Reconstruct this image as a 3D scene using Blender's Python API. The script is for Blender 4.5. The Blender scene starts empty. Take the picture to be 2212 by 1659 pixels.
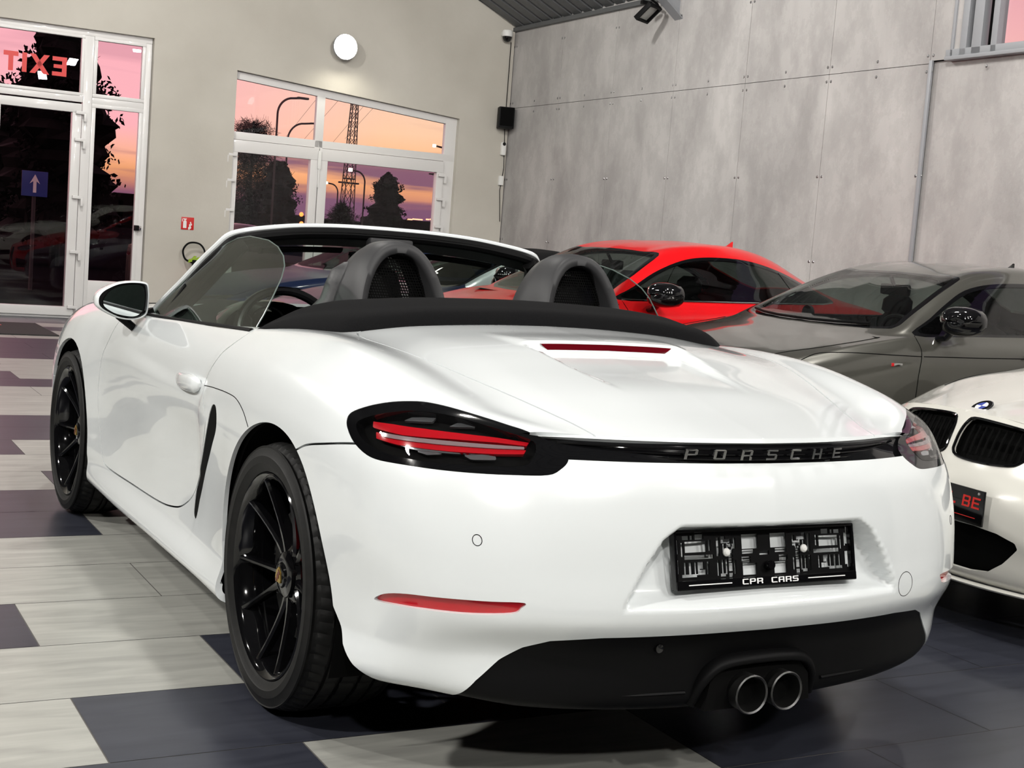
import bpy, bmesh, math, random
import numpy as np
from mathutils import Vector, Matrix
random.seed(7)
C = bpy.context.scene.collection
SC = bpy.context.scene
PI = math.pi

# ------------------------------------------------------------------ camera
CYAW, CPIT, CROL, CF = 0.5164626, 0.1016810, 0.0776513, 2993.03
COX, COY, COZ = -2.0873, -3.3250, 1.2456
def cam_axes():
    cy, sy, cp, sp = math.cos(CYAW), math.sin(CYAW), math.cos(CPIT), math.sin(CPIT)
    f = np.array([sy*cp, cy*cp, -sp]); r = np.array([cy, -sy, 0.]); u = np.cross(r, f)
    c, s = math.cos(CROL), math.sin(CROL)
    return c*r+s*u, -s*r+c*u, f
AR, AU, AF = cam_axes()
cd = bpy.data.cameras.new('camera'); cam = bpy.data.objects.new('camera', cd); C.objects.link(cam)
cd.sensor_fit = 'HORIZONTAL'; cd.sensor_width = 36.0; cd.lens = CF/2212*36.0; cd.clip_start = .05; cd.clip_end = 2000
cam.matrix_world = Matrix(((AR[0], AU[0], -AF[0], COX), (AR[1], AU[1], -AF[1], COY), (AR[2], AU[2], -AF[2], COZ), (0, 0, 0, 1)))
SC.camera = cam
def at(px, py, n, d0):
    """the point where the sight line through a photo pixel meets the plane n.p = d0"""
    d = AR*((px-1106)/CF) - AU*((py-829.5)/CF) + AF
    n = np.array(n, float); o = np.array([COX, COY, COZ]); return o + d*((d0-o@n)/(d@n))

# ------------------------------------------------------------------ view, world, lights
SC.view_settings.view_transform = 'Standard'; SC.view_settings.look = 'None'
SC.view_settings.gamma = 1; SC.view_settings.use_curve_mapping = False
SC.view_settings.exposure = 0.5
w = bpy.data.worlds.new('dusk_sky'); SC.world = w; w.use_nodes = True
nt = w.node_tree; nt.nodes.clear()
def N(t, tp, **k):
    n = t.nodes.new(tp)
    for a, b in k.items(): setattr(n, a, b)
    return n
tc = N(nt, 'ShaderNodeTexCoord'); sp_ = N(nt, 'ShaderNodeSeparateXYZ'); nt.links.new(tc.outputs['Generated'], sp_.inputs[0])
rmp = N(nt, 'ShaderNodeValToRGB'); nt.links.new(sp_.outputs['Z'], rmp.inputs[0])
def ramp(r, stops):
    el = r.color_ramp.elements
    while len(el) > 1: el.remove(el[-1])
    el[0].position = stops[0][0]; el[0].color = (*stops[0][1], 1)
    for p, c_ in stops[1:]:
        e = el.new(p); e.color = (*c_, 1)
ramp(rmp, [(0.0, (.07, .025, .055)), (.006, (.10, .035, .07)), (.014, (.20, .07, .13)), (.022, (.50, .19, .13)), (.034, (.80, .34, .14)), (.050, (.84, .42, .20)), (.070, (.84, .50, .32)), (.095, (.80, .50, .37)), (.125, (.80, .42, .38)), (.17, (.74, .36, .38)), (.25, (.55, .24, .32)), (.5, (.16, .11, .20)), (1, (.05, .05, .11))])
mp = N(nt, 'ShaderNodeMapping'); mp.inputs['Scale'].default_value = (2.2, 2.2, 26); nt.links.new(tc.outputs['Generated'], mp.inputs[0])
nz = N(nt, 'ShaderNodeTexNoise'); nz.inputs['Scale'].default_value = 1.6; nz.inputs['Detail'].default_value = 5; nt.links.new(mp.outputs[0], nz.inputs['Vector'])
cr = N(nt, 'ShaderNodeValToRGB'); ramp(cr, [(0, (0, 0, 0)), (.50, (0, 0, 0)), (.60, (1, 1, 1)), (1, (1, 1, 1))]); nt.links.new(nz.outputs['Fac'], cr.inputs[0])
lowc = N(nt, 'ShaderNodeValToRGB'); ramp(lowc, [(0, (1, 1, 1)), (.045, (.95, .95, .95)), (.065, (.25, .25, .25)), (1, (.08, .08, .08))]); nt.links.new(sp_.outputs['Z'], lowc.inputs[0])
mm = N(nt, 'ShaderNodeMath', operation='MULTIPLY'); nt.links.new(cr.outputs[0], mm.inputs[0]); nt.links.new(lowc.outputs[0], mm.inputs[1])
mx = N(nt, 'ShaderNodeMixRGB'); mx.inputs[2].default_value = (.17, .07, .13, 1)
az = N(nt, 'ShaderNodeMapRange'); az.inputs[1].default_value = .40; az.inputs[2].default_value = .24; nt.links.new(sp_.outputs['X'], az.inputs[0])
hi = N(nt, 'ShaderNodeMapRange'); hi.inputs[1].default_value = .03; hi.inputs[2].default_value = .06; nt.links.new(sp_.outputs['Z'], hi.inputs[0])
am = N(nt, 'ShaderNodeMath', operation='MULTIPLY'); nt.links.new(az.outputs[0], am.inputs[0]); nt.links.new(hi.outputs[0], am.inputs[1]); am2 = N(nt, 'ShaderNodeMath', operation='MULTIPLY'); am2.inputs[1].default_value = .85; nt.links.new(am.outputs[0], am2.inputs[0])
pk = N(nt, 'ShaderNodeMixRGB'); pk.inputs[2].default_value = (.84, .36, .44, 1); nt.links.new(am2.outputs[0], pk.inputs[0]); nt.links.new(rmp.outputs[0], pk.inputs[1]); nt.links.new(mm.outputs[0], mx.inputs[0]); nt.links.new(pk.outputs[0], mx.inputs[1])
bg = N(nt, 'ShaderNodeBackground'); bg.inputs[1].default_value = 1.0; nt.links.new(mx.outputs[0], bg.inputs[0])
wo = N(nt, 'ShaderNodeOutputWorld'); nt.links.new(bg.outputs[0], wo.inputs[0])

# ------------------------------------------------------------------ object helpers
def link(o, parent=None):
    C.objects.link(o)
    if parent: o.parent = parent
    return o
def tag(o, label=None, cat=None, group=None, kind=None):
    if label: o['label'] = label
    if cat: o['category'] = cat
    if group: o['group'] = group
    if kind: o['kind'] = kind
    return o
def empty(name, loc=(0, 0, 0), rz=0, label=None, cat=None, group=None):
    o = bpy.data.objects.new(name, None); C.objects.link(o); o.location = loc; o.rotation_euler = (0, 0, rz); o.empty_display_size = .2
    return tag(o, label, cat, group)
def mesh(name, V, F, m, parent=None, smooth=True, normals=None, mids=None, ang=None):
    me = bpy.data.meshes.new(name); me.from_pydata([tuple(map(float, v)) for v in V], [], [tuple(map(int, f)) for f in F])
    for x in (m if isinstance(m, (list, tuple)) else [m]): me.materials.append(x)
    if mids is not None: me.polygons.foreach_set('material_index', mids)
    me.polygons.foreach_set('use_smooth', [smooth]*len(me.polygons)); me.validate(clean_customdata=False); me.update()
    if normals is not None: me.normals_split_custom_set_from_vertices([tuple(map(float, n)) for n in np.nan_to_num(np.array(normals), nan=.577)])
    elif smooth and ang:
        bm = bmesh.new(); bm.from_mesh(me)
        for e in bm.edges:
            if len(e.link_faces) == 2 and e.calc_face_angle(0) > ang: e.smooth = False
        bm.to_mesh(me); bm.free()
    me.update()
    return link(bpy.data.objects.new(name, me), parent)
class MB:
    """collects shapes into one mesh"""
    def __init__(s): s.V = []; s.F = []; s.M = []
    def add(s, V, F, mi=0):
        o = len(s.V); s.V += [tuple(map(float, v)) for v in V]; s.F += [tuple(i+o for i in f) for f in F]; s.M += [mi]*len(F); return s
    def box(s, c, d, bev=0, rot=None, mi=0):
        bm = bmesh.new(); bmesh.ops.create_cube(bm, size=1)
        for v in bm.verts: v.co = Vector((v.co.x*d[0], v.co.y*d[1], v.co.z*d[2]))
        if bev: bmesh.ops.bevel(bm, geom=bm.edges[:], offset=bev, segments=2, affect='EDGES', profile=.7)
        M = Matrix.Translation(c) @ (rot.to_4x4() if rot else Matrix())
        V = [M @ v.co for v in bm.verts]; bm.verts.index_update(); F = [[v.index for v in f.verts] for f in bm.faces]; bm.free()
        return s.add(V, F, mi)
    def prism(s, poly, fn, a, b, mi=0):
        """closed polygon of 2-D points swept from depth a to b; fn(u, v, d) -> point"""
        n = len(poly); V = [fn(u, v, a) for u, v in poly]+[fn(u, v, b) for u, v in poly]
        F = [tuple(range(n))[::-1], tuple(range(n, 2*n))]+[(i, (i+1) % n, n+(i+1) % n, n+i) for i in range(n)]
        return s.add(V, F, mi)
    def tube(s, pts, r, n=10, closed=False, cap=True, mi=0, flat=None, up=None):
        P = [Vector(p) for p in pts]; R = r if isinstance(r, (list, tuple)) else [r]*len(P); m = len(P); V = []; prev = None
        for i, p in enumerate(P):
            if closed: t = P[(i+1) % m]-P[i-1]
            else: t = P[min(i+1, m-1)]-P[max(i-1, 0)]
            t.normalize()
            if prev is None:
                u = Vector(up) if up else (Vector((0, 0, 1)) if abs(t.z) < .9 else Vector((1, 0, 0)))
            else: u = prev
            if up: u = Vector(up)
            u = (u-t*u.dot(t)).normalized(); prev = u; v = t.cross(u)
            fy = flat if flat else 1
            for k in range(n):
                a = 2*PI*k/n; V.append(p+u*math.cos(a)*R[i]*fy+v*math.sin(a)*R[i])
        F = []
        for i in range(m if closed else m-1):
            j = (i+1) % m
            for k in range(n): F.append((i*n+k, i*n+(k+1) % n, j*n+(k+1) % n, j*n+k))
        if cap and not closed: F.append(tuple(range(n))[::-1]); F.append(tuple((m-1)*n+k for k in range(n)))
        return s.add(V, F, mi)
    def lathe(s, prof, M=Matrix(), n=32, mi=0, cap=False):
        """profile of (radius, height) round local z"""
        V = []; F = []
        for r, z in prof:
            for k in range(n):
                a = 2*PI*k/n; V.append(M @ Vector((r*math.cos(a), r*math.sin(a), z)))
        m = len(prof)
        for i in range(m-1):
            for k in range(n): F.append((i*n+k, i*n+(k+1) % n, (i+1)*n+(k+1) % n, (i+1)*n+k))
        if cap: F.append(tuple(range(n))[::-1]); F.append(tuple((m-1)*n+k for k in range(n)))
        return s.add(V, F, mi)
    def build(s, name, m, parent=None, smooth=True, ang=.6):
        return mesh(name, s.V, s.F, m, parent, smooth, mids=s.M, ang=ang)
def spline(pts, n=8, closed=False):
    """Catmull-Rom through the points"""
    P = np.array(pts, float); m = len(P); out = []
    for i in range(m if closed else m-1):
        a = P[(i-1) % m] if closed or i else 2*P[0]-P[1]; b = P[i]; c_ = P[(i+1) % m]; d = P[(i+2) % m] if closed or i+2 < m else 2*P[-1]-P[-2]
        for k in range(n):
            t = k/n; out.append(.5*((2*b)+(c_-a)*t+(2*a-5*b+4*c_-d)*t*t+(3*b-a-3*c_+d)*t**3))
    if not closed: out.append(P[-1])
    return np.array(out)
def interp(ys, pts, n_out=None, q=None):
    """nonuniform C1 cubic through pts (axis 0) at parameters ys, sampled at q"""
    ys = np.array(ys, float); P = np.array(pts, float); m = len(ys)
    h = np.diff(ys); dl = (P[1:]-P[:-1])/h.reshape(-1, *([1]*(P.ndim-1)))
    T = np.empty_like(P); T[0] = dl[0]; T[-1] = dl[-1]
    for i in range(1, m-1): T[i] = (dl[i-1]*h[i]+dl[i]*h[i-1])/(h[i]+h[i-1])
    out = []
    for x in q:
        i = min(max(int(np.searchsorted(ys, x)-1), 0), m-2); t = (x-ys[i])/h[i]
        h00 = 2*t**3-3*t*t+1; h10 = t**3-2*t*t+t; h01 = -2*t**3+3*t*t; h11 = t**3-t*t
        out.append(h00*P[i]+h10*h[i]*T[i]+h01*P[i+1]+h11*h[i]*T[i+1])
    return np.array(out)

# ------------------------------------------------------------------ materials
def pmat(name, col, rough=.5, metal=0, coat=0, emit=None, es=0, trans=0, ior=1.5, spec=.5, sheen=0, coat_rough=.03):
    m = bpy.data.materials.new(name); m.use_nodes = True; b = m.node_tree.nodes['Principled BSDF']
    b.inputs['Base Color'].default_value = (*col, 1); b.inputs['Roughness'].default_value = rough; b.inputs['Metallic'].default_value = metal
    b.inputs['Coat Weight'].default_value = coat; b.inputs['Coat Roughness'].default_value = coat_rough; b.inputs['Transmission Weight'].default_value = trans; b.inputs['IOR'].default_value = ior
    b.inputs['Specular IOR Level'].default_value = spec; b.inputs['Sheen Weight'].default_value = sheen
    if emit: b.inputs['Emission Color'].default_value = (*emit, 1); b.inputs['Emission Strength'].default_value = es
    return m
def noisy(m, c1, c2, scale=(1, 1, 1), s=5, detail=6, lo=.35, hi=.65, bump=0, rough=None, coord='Object', bs=None, dist=0):
    """mix two colours by stretched noise; optional bump"""
    t = m.node_tree; b = t.nodes['Principled BSDF']
    tc = N(t, 'ShaderNodeTexCoord'); mp = N(t, 'ShaderNodeMapping'); mp.inputs['Scale'].default_value = scale; t.links.new(tc.outputs[coord], mp.inputs[0])
    nz = N(t, 'ShaderNodeTexNoise'); nz.inputs['Scale'].default_value = s; nz.inputs['Detail'].default_value = detail; nz.inputs['Distortion'].default_value = dist; t.links.new(mp.outputs[0], nz.inputs['Vector'])
    r = N(t, 'ShaderNodeValToRGB'); ramp(r, [(lo, c1), (hi, c2)]); t.links.new(nz.outputs['Fac'], r.inputs[0]); t.links.new(r.outputs[0], b.inputs['Base Color'])
    if bump:
        bn = N(t, 'ShaderNodeBump'); bn.inputs['Strength'].default_value = bump; bn.inputs['Distance'].default_value = .01
        nz2 = nz
        if bs:
            nz2 = N(t, 'ShaderNodeTexNoise'); nz2.inputs['Scale'].default_value = bs; nz2.inputs['Detail'].default_value = 3; t.links.new(tc.outputs[coord], nz2.inputs['Vector'])
        t.links.new(nz2.outputs['Fac'], bn.inputs['Height']); t.links.new(bn.outputs[0], b.inputs['Normal'])
    return m
def glass(name, tint=(1, 1, 1), k=.9, rough=0, rf=1.1):
    """thin pane: see-through with fresnel reflection"""
    m = bpy.data.materials.new(name); m.use_nodes = True; t = m.node_tree; t.nodes.clear()
    tr = N(t, 'ShaderNodeBsdfTransparent'); tr.inputs[0].default_value = (tint[0]*k, tint[1]*k, tint[2]*k, 1)
    gl = N(t, 'ShaderNodeBsdfGlossy'); gl.inputs['Roughness'].default_value = rough
    fr = N(t, 'ShaderNodeFresnel'); ge = N(t, 'ShaderNodeNewGeometry'); io = N(t, 'ShaderNodeMath', operation='MULTIPLY_ADD'); io.inputs[1].default_value = 1/1.52-1.52; io.inputs[2].default_value = 1.52
    t.links.new(ge.outputs['Backfacing'], io.inputs[0]); t.links.new(io.outputs[0], fr.inputs[0])
    ml = N(t, 'ShaderNodeMath', operation='MULTIPLY'); ml.inputs[1].default_value = rf; ml.use_clamp = True; t.links.new(fr.outputs[0], ml.inputs[0])
    mxs = N(t, 'ShaderNodeMixShader'); t.links.new(ml.outputs[0], mxs.inputs[0]); t.links.new(tr.outputs[0], mxs.inputs[1]); t.links.new(gl.outputs[0], mxs.inputs[2])
    o = N(t, 'ShaderNodeOutputMaterial'); t.links.new(mxs.outputs[0], o.inputs[0])
    return m
M = {}
M['white'] = pmat('white_paint', (.70, .73, .74), .22, coat=1)
M['cream'] = pmat('cream_white_paint', (.66, .65, .60), .22, coat=1)
M['red'] = pmat('red_paint', (.58, .003, .006), .3, coat=.55, spec=.3)
M['grey'] = pmat('grey_paint', (.085, .083, .072), .28, metal=.55, coat=1)
M['silver'] = pmat('silver_paint', (.45, .50, .50), .3, metal=.6, coat=1)
M['blue'] = pmat('dark_blue_paint', (.010, .016, .050), .35, coat=.12, spec=.15)
M['navy'] = pmat('navy_black_paint', (.006, .009, .026), .3, coat=.25, spec=.2)
M['gblack'] = pmat('gloss_black', (.003, .003, .0035), .07, coat=.45, spec=.35)
M['black'] = pmat('black_plastic', (.003, .003, .0033), .5, spec=.10)
M['void'] = pmat('dark_recess', (.002, .002, .002), .9, spec=.1)
M['tyre'] = noisy(pmat('tyre_rubber', (.018, .018, .018), .58, spec=.3), (.003, .003, .003), (.007, .007, .0067), s=30, bump=.05)
M['chrome'] = pmat('chrome', (.75, .75, .75), .12, metal=1)
M['steel'] = pmat('brushed_steel', (.35, .35, .36), .35, metal=1)
M['disc'] = pmat('brake_disc_steel', (.10, .10, .10), .4, metal=1)
M['caliper'] = pmat('red_caliper', (.55, .006, .010), .25, coat=.8)
M['redlens'] = pmat('red_lens', (.42, .004, .010), .10, coat=1, emit=(.5, .0, .01), es=.05)
M['darkred'] = pmat('dark_red_lens', (.11, .002, .006), .10, coat=1)
M['greylens'] = pmat('smoked_lens', (.22, .16, .17), .15, coat=1)
M['crystal'] = pmat('clear_lens_chrome', (.55, .57, .60), .08, metal=.9)
M['fabric'] = noisy(pmat('black_roof_fabric', (.01, .01, .01), .95, spec=.1), (.005, .005, .0055), (.007, .007, .0075), s=260, bump=.15, bs=600)
M['leather'] = noisy(pmat('grey_black_leather', (.05, .05, .05), .5), (.026, .026, .028), (.038, .038, .040), s=60, bump=.08, bs=400)
M['trimgrey'] = pmat('dark_grey_trim', (.030, .030, .032), .5, spec=.35)
M['glass'] = glass('clear_glass', (.86, .95, .90), .86)
M['tint'] = glass('tinted_glass', (.6, .68, .64), .42)
M['dimglass'] = glass('shaded_windscreen', (.7, .85, .75), .55, rf=.25)
M['pane'] = glass('window_pane', (.95, .97, .96), .93)
M['lens'] = glass('lamp_cover_glass', (1, 1, 1), .92)
M['gold'] = pmat('gold_crest', (.36, .25, .06), .35, metal=.5)
M['crestred'] = pmat('crest_red', (.10, .012, .008), .3)
M['darkwall'] = pmat('dim_far_wall', (.035, .035, .035), .95, spec=.1)
M['mirror'] = pmat('mirror_glass', (.62, .66, .66), .01, metal=1)
M['pvc'] = pmat('white_pvc', (.68, .67, .66), .28, coat=.3)
M['plaster'] = noisy(pmat('cream_plaster', (.6, .58, .5), .9), (.46, .435, .385), (.56, .535, .48), s=.9, detail=9, lo=.3, hi=.7, bump=.25, bs=14)
M['metalroof'] = pmat('grey_roof_sheet', (.10, .105, .11), .55, metal=.2)
M['paint_grey'] = pmat('galvanised_grey', (.30, .31, .33), .5, metal=.3)
M['whiteplastic'] = pmat('white_plastic', (.75, .75, .73), .4)
M['redpaint'] = pmat('red_enamel', (.55, .012, .01), .3, coat=.5)
M['lime'] = pmat('lime_plastic', (.28, .42, .03), .4)
M['letter'] = pmat('white_lettering', (.85, .85, .85), .4)
M['bluesign'] = pmat('blue_sign', (.02, .04, .25), .4)
M['textred'] = pmat('red_lettering', (.62, .02, .015), .4)
# ------------------------------------------------------------------ lamps of the hall (flood lamps hung under the roof, behind and beside the camera)
def area(loc, tgt, size, power, col=(1, .97, .92)):
    l = bpy.data.lights.new('flood_light', 'AREA'); l.shape = 'SQUARE'; l.size = size; l.energy = power; l.color = col
    o = bpy.data.objects.new('flood_light', l); C.objects.link(o); o.location = loc
    o.rotation_euler = (Vector(tgt)-Vector(loc)).to_track_quat('-Z', 'Y').to_euler(); return o
LAMPS = [((-3.6, -6.2, 4.5), (-.6, 0, .4), .20, 110), ((.2, -6.4, 4.9), (0, -.5, .5), .20, 95), ((3.6, -5.6, 4.3), (.6, 0, .5), .20, 75), ((-1.6, -4.2, 5.3), (-.4, 0, .5), .16, 50), ((1.6, -3.6, 5.3), (.4, 0, .5), .16, 45),
         ((-4.6, -1.2, 4.0), (-.9, .6, .5), .20, 120), ((-4.9, 2.6, 3.8), (-1, 2.4, .5), .20, 100), ((-4.6, 6.4, 4.0), (-1, 4.0, .5), .20, 80), ((.0, .5, 5.4), (0, .3, .5), .20, 60),
         ((.2, 5.0, 5.2), (.5, 6, .5), .20, 75), ((4.2, 2.0, 4.3), (4, 2.6, 0), .20, 55), ((.3, 9.2, 5.0), (1, 12.9, 1.4), .16, 80), ((3.4, 7.2, 4.6), (6.6, 9, 1.6), .20, 75), ((2.6, 2.4, 4.7), (6.5, 5.4, 1.6), .20, 80), ((3.6, -1.6, 4.3), (4.5, 1.5, .6), .20, 50)]
for a in LAMPS: area(*a)

# ------------------------------------------------------------------ floor: brick-bond tiles, 2 mm joints
def floor_mat(name, c1, c2, rough):
    m = pmat(name, c1, rough, spec=.35); noisy(m, c1, c2, (1.0, 6, 1), 3.2, 12, .3, .72, 0, dist=.9)
    return m
FM = [floor_mat('light_stone_tile', (.27, .27, .25), (.38, .38, .35), .34), floor_mat('slate_tile', (.026, .028, .039), (.040, .043, .057), .30), pmat('tile_joint', (.09, .085, .08), .9)]
GA = -.0163; GP = .4560; GL = .925
ca, sa = math.cos(math.atan(GA)), math.sin(math.atan(GA))
DARK = {(-2, -1), (-2, 1), (-1, 0), (-1, 1), (-1, 2), (0, 0), (1, -1), (4, -1), (5, 0), (5, -1), (5, 1), (6, 0), (8, -1), (9, 0), (9, -1), (10, 0), (10, -1), (13, -1), (14, 0), (14, -1), (15, 0), (15, -1), (-3, 1), (18, 0), (19, 0), (20, 0), (21, 0), (18, -1), (19, -1), (18, 1), (19, 1), (20, 1), (21, 1), (0, 2)}
LIGHT = {(k, n) for k in range(-4, 23) for n in (-3, -2, -1, 0, 1)}
fb = MB(); g = .0018
rr = random.Random(3)
for k in range(-14, 29):
    for n in range(-9, 9):
        x0 = -.855+n*GL-(GL/2 if k % 2 else 0); y0 = .171+k*GP
        if (k, n) in DARK: mi = 1
        elif (k, n) in LIGHT: mi = 0
        else: mi = 1 if rr.random() < .42 else 0
        q = [(x0+g, y0+g), (x0+GL-g, y0+g), (x0+GL-g, y0+GP-g), (x0+g, y0+GP-g)]
        fb.add([(x*ca-y*sa, x*sa+y*ca, 0) for x, y in q], [(0, 1, 2, 3)], mi)
fb.add([(-9, -7, -.0012), (8, -7, -.0012), (8, 13.3, -.0012), (-9, 13.3, -.0012)], [(0, 1, 2, 3)], 2)
fl = fb.build('floor', FM, None, smooth=False); tag(fl, kind='structure')

# ------------------------------------------------------------------ walls
NB = np.array([.0163, 1, 0]); YF = 12.9147            # the door frames' plane
def WB(px, py, off=0): return at(px, py, NB, YF-off)
def wx(x, z, off=0): return (x, YF-off-.0163*x, z)     # a point of that wall by x and height
wm = MB()
def slab(a, b, z0, z1, z0b=None, z1b=None, off=.10, th=.30):
    z0b = z0 if z0b is None else z0b; z1b = z1 if z1b is None else z1b
    V = [wx(a, z0, off), wx(b, z0b, off), wx(b, z1b, off), wx(a, z1, off), wx(a, z0, off-th), wx(b, z0b, off-th), wx(b, z1b, off-th), wx(a, z1, off-th)]
    wm.add(V, [(0, 1, 2, 3), (5, 4, 7, 6), (0, 4, 5, 1), (3, 2, 6, 7), (0, 3, 7, 4), (1, 5, 6, 2)])
def roofz(x): return 3.985+.47*(6.66-x) if x > -.5 else 3.985+.47*7.16-.47*(-.5-x)
slab(-9, -1.2, 0, roofz(-9)+.4, 0, roofz(-1.2)+.1)
slab(-1.2, 2.05, 3.235, 7.6); slab(2.05, 3.03, 0, 7); slab(3.03, 5.955, 3.0, 6.2, 2.755, 4.9); slab(5.955, 6.66, 0, roofz(5.955)+.3, 0, roofz(6.66)+.3)
o = wm.build('wall_back', M['plaster'], None, smooth=False); tag(o, kind='structure')
DR = .03; RX, RY = 6.679, 12.806
rn = np.array([math.cos(DR), -math.sin(DR), 0.]); rd = rn[0]*RX+rn[1]*RY
def WR(px, py, off=0): return at(px, py, rn, rd-off)
def wr(s, z, off=0):                                   # s metres from the corner along the right wall
    return (RX-math.sin(DR)*s-rn[0]*off, RY-math.cos(DR)*s-rn[1]*off, z)
conc = noisy(pmat('fibre_cement', (.4, .39, .38), .75, spec=.25), (.32, .308, .303), (.43, .416, .408), (1, 1.0, .45), 1.6, 12, .33, .66, bump=.12, bs=40, dist=.4)
t = conc.node_tree                                    # scattered paler wear patches, running down the boards
b_ = t.nodes['Principled BSDF']; lk = [l for l in t.links if l.to_socket == b_.inputs['Base Color']][0].from_socket
tc2 = N(t, 'ShaderNodeTexCoord'); m2 = N(t, 'ShaderNodeMapping'); m2.inputs['Scale'].default_value = (1, 1.25, .8); t.links.new(tc2.outputs['Object'], m2.inputs[0])
n2 = N(t, 'ShaderNodeTexNoise'); n2.inputs['Scale'].default_value = 3.2; n2.inputs['Detail'].default_value = 15; n2.inputs['Roughness'].default_value = .72; t.links.new(m2.outputs[0], n2.inputs['Vector'])
r2 = N(t, 'ShaderNodeValToRGB'); ramp(r2, [(0, (.86, .86, .86)), (.44, (.93, .93, .93)), (.49, (1, 1, 1)), (.525, (1.0, 1.0, 1.0)), (.54, (1.08, 1.08, 1.08)), (1, (1.12, 1.12, 1.12))]); t.links.new(n2.outputs['Fac'], r2.inputs[0])
mu = N(t, 'ShaderNodeMixRGB', blend_type='MULTIPLY'); mu.inputs[0].default_value = .8; t.links.new(lk, mu.inputs[1]); t.links.new(r2.outputs[0], mu.inputs[2]); t.links.new(mu.outputs[0], b_.inputs['Base Color'])
rw = MB()
def board(s0, s1, z0, z1, off=0, th=.012, gp=.0025):
    V = [wr(s0+gp, z0+gp, off), wr(s1-gp, z0+gp, off), wr(s1-gp, z1-gp, off), wr(s0+gp, z1-gp, off)]; V += [wr(s0+gp, z0+gp, off-th), wr(s1-gp, z0+gp, off-th), wr(s1-gp, z1-gp, off-th), wr(s0+gp, z1-gp, off-th)]
    rw.add(V, [(3, 2, 1, 0), (0, 1, 5, 4), (2, 3, 7, 6), (0, 4, 7, 3), (1, 2, 6, 5)])
S0 = .12
for i in range(6):
    a = S0+(i-1)*1.25+1.25 if i else 0; b = S0+(i+1)*1.25
    a = 0 if i == 0 else S0+i*1.25
    board(a, b, 0, 2.965); board(a, b, 2.965, 4.75)
for i in range(6, 13): board(S0+i*1.25, S0+(i+1)*1.25, 0, 2.985, off=-.035 if i == 6 else -.035)
board(S0+7.5, S0+7.83, 2.985, 4.75)
rw.add([wr(-.2, -.1, -.05), wr(7.95, -.1, -.05), wr(7.95, 4.9, -.05), wr(-.2, 4.9, -.05)], [(3, 2, 1, 0)], 1)
rw.add([wr(7.9, -.1, -.06), wr(20, -.1, -.06), wr(20, 2.98, -.06), wr(7.9, 2.98, -.06)], [(3, 2, 1, 0)], 1)
rw.add([wr(12.5, 2.9, -.06), wr(20, 2.9, -.06), wr(20, 5, -.06), wr(12.5, 5, -.06)], [(3, 2, 1, 0)], 0)
scr = MB()
def screw(s, z, off=0):
    c_ = Vector(wr(s, z, off)); nn = Vector((-rn[0], -rn[1], 0)); q = nn.to_track_quat('Z', 'Y').to_matrix().to_4x4()
    scr.lathe([(0, .006), (.010, .005), (.014, 0)], Matrix.Translation(c_) @ q, 8)
for i in range(0, 7):
    s = S0+i*1.25
    for z in (.5, 1.28, 2.05, 2.90, 3.03, 3.75, 4.3):
        for d in (-.03, .03):
            if s+d > .02: screw(s+d, z)
    for z in (2.90, 3.03): screw(s+.62, z)
o = rw.build('wall_right', [conc, M['void']], None, smooth=False); tag(o, kind='structure')
scr.build('board_screw', M['steel'], o); 
# steel strip beside the step in the boards, ledge under the high window
tm = MB(); tm.box(wr(S0+7.5+.02, 1.5, .004), (.02, .035, 2.98), .002); tm.build('trim_1', M['paint_grey'], None); bpy.data.objects['trim_1']['kind'] = 'structure'
lg = MB(); V0 = []
q = Matrix.Rotation(-DR, 3, 'Z').to_3x3()
lg.box(wr(10.2, 2.985, .0), (.10, 4.75, .03), .004, rot=Matrix.Rotation(-DR, 3, 'Z')); tag(lg.build('trim_2', M['paint_grey'], None), kind='structure')
# high window in the right wall
hw = MB(); R3 = Matrix.Rotation(-DR, 3, 'Z')
for s, wd in ((7.86, .03), (7.98, .07), (8.12, .10), (8.30, .06)): hw.box(wr(s, 3.9, -.03), (.09, wd, 1.8), .004, rot=R3)
for s in (10.3, 12.4): hw.box(wr(s, 3.9, -.03), (.09, .07, 1.8), .004, rot=R3)
hw.box(wr(10.1, 3.03, -.03), (.09, 4.6, .06), .004, rot=R3); hw.box(wr(10.1, 4.75, -.03), (.09, 4.6, .06), .004, rot=R3)
wn = hw.build('window_1', M['paint_grey'], None); wn['kind'] = 'structure'
pl = MB(); pl.box(wr(8.055, 3.9, -.06), (.01, .07, 1.7)); pl.box(wr(8.215, 3.9, -.05), (.01, .06, 1.7)); pl.build('seal', M['void'], wn)
pn = MB(); pn.add([wr(8.3, 3.05, -.04), wr(12.4, 3.05, -.04), wr(12.4, 4.75, -.04), wr(8.3, 4.75, -.04)], [(0, 1, 2, 3)]); pn.build('pane', M['pane'], wn, smooth=False)
# other walls of the hall, never in view but they close the room
ow = MB(); ow.add([(-9, -7, 0), (-9, 13.3, 0), (-9, 13.3, 4.2), (-9, -7, 4.2)], [(0, 1, 2, 3)]); tag(ow.build('wall_left', M['darkwall'], None, smooth=False), kind='structure')
ow = MB(); ow.add([(-9, -7, 0), (8, -7, 0), (8, -7, 3.5), (-.5, -7, 7.5), (-9, -7, 3.4)], [(0, 1, 2, 3, 4)]); tag(ow.build('wall_front', M['darkwall'], None, smooth=False), kind='structure')
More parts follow.
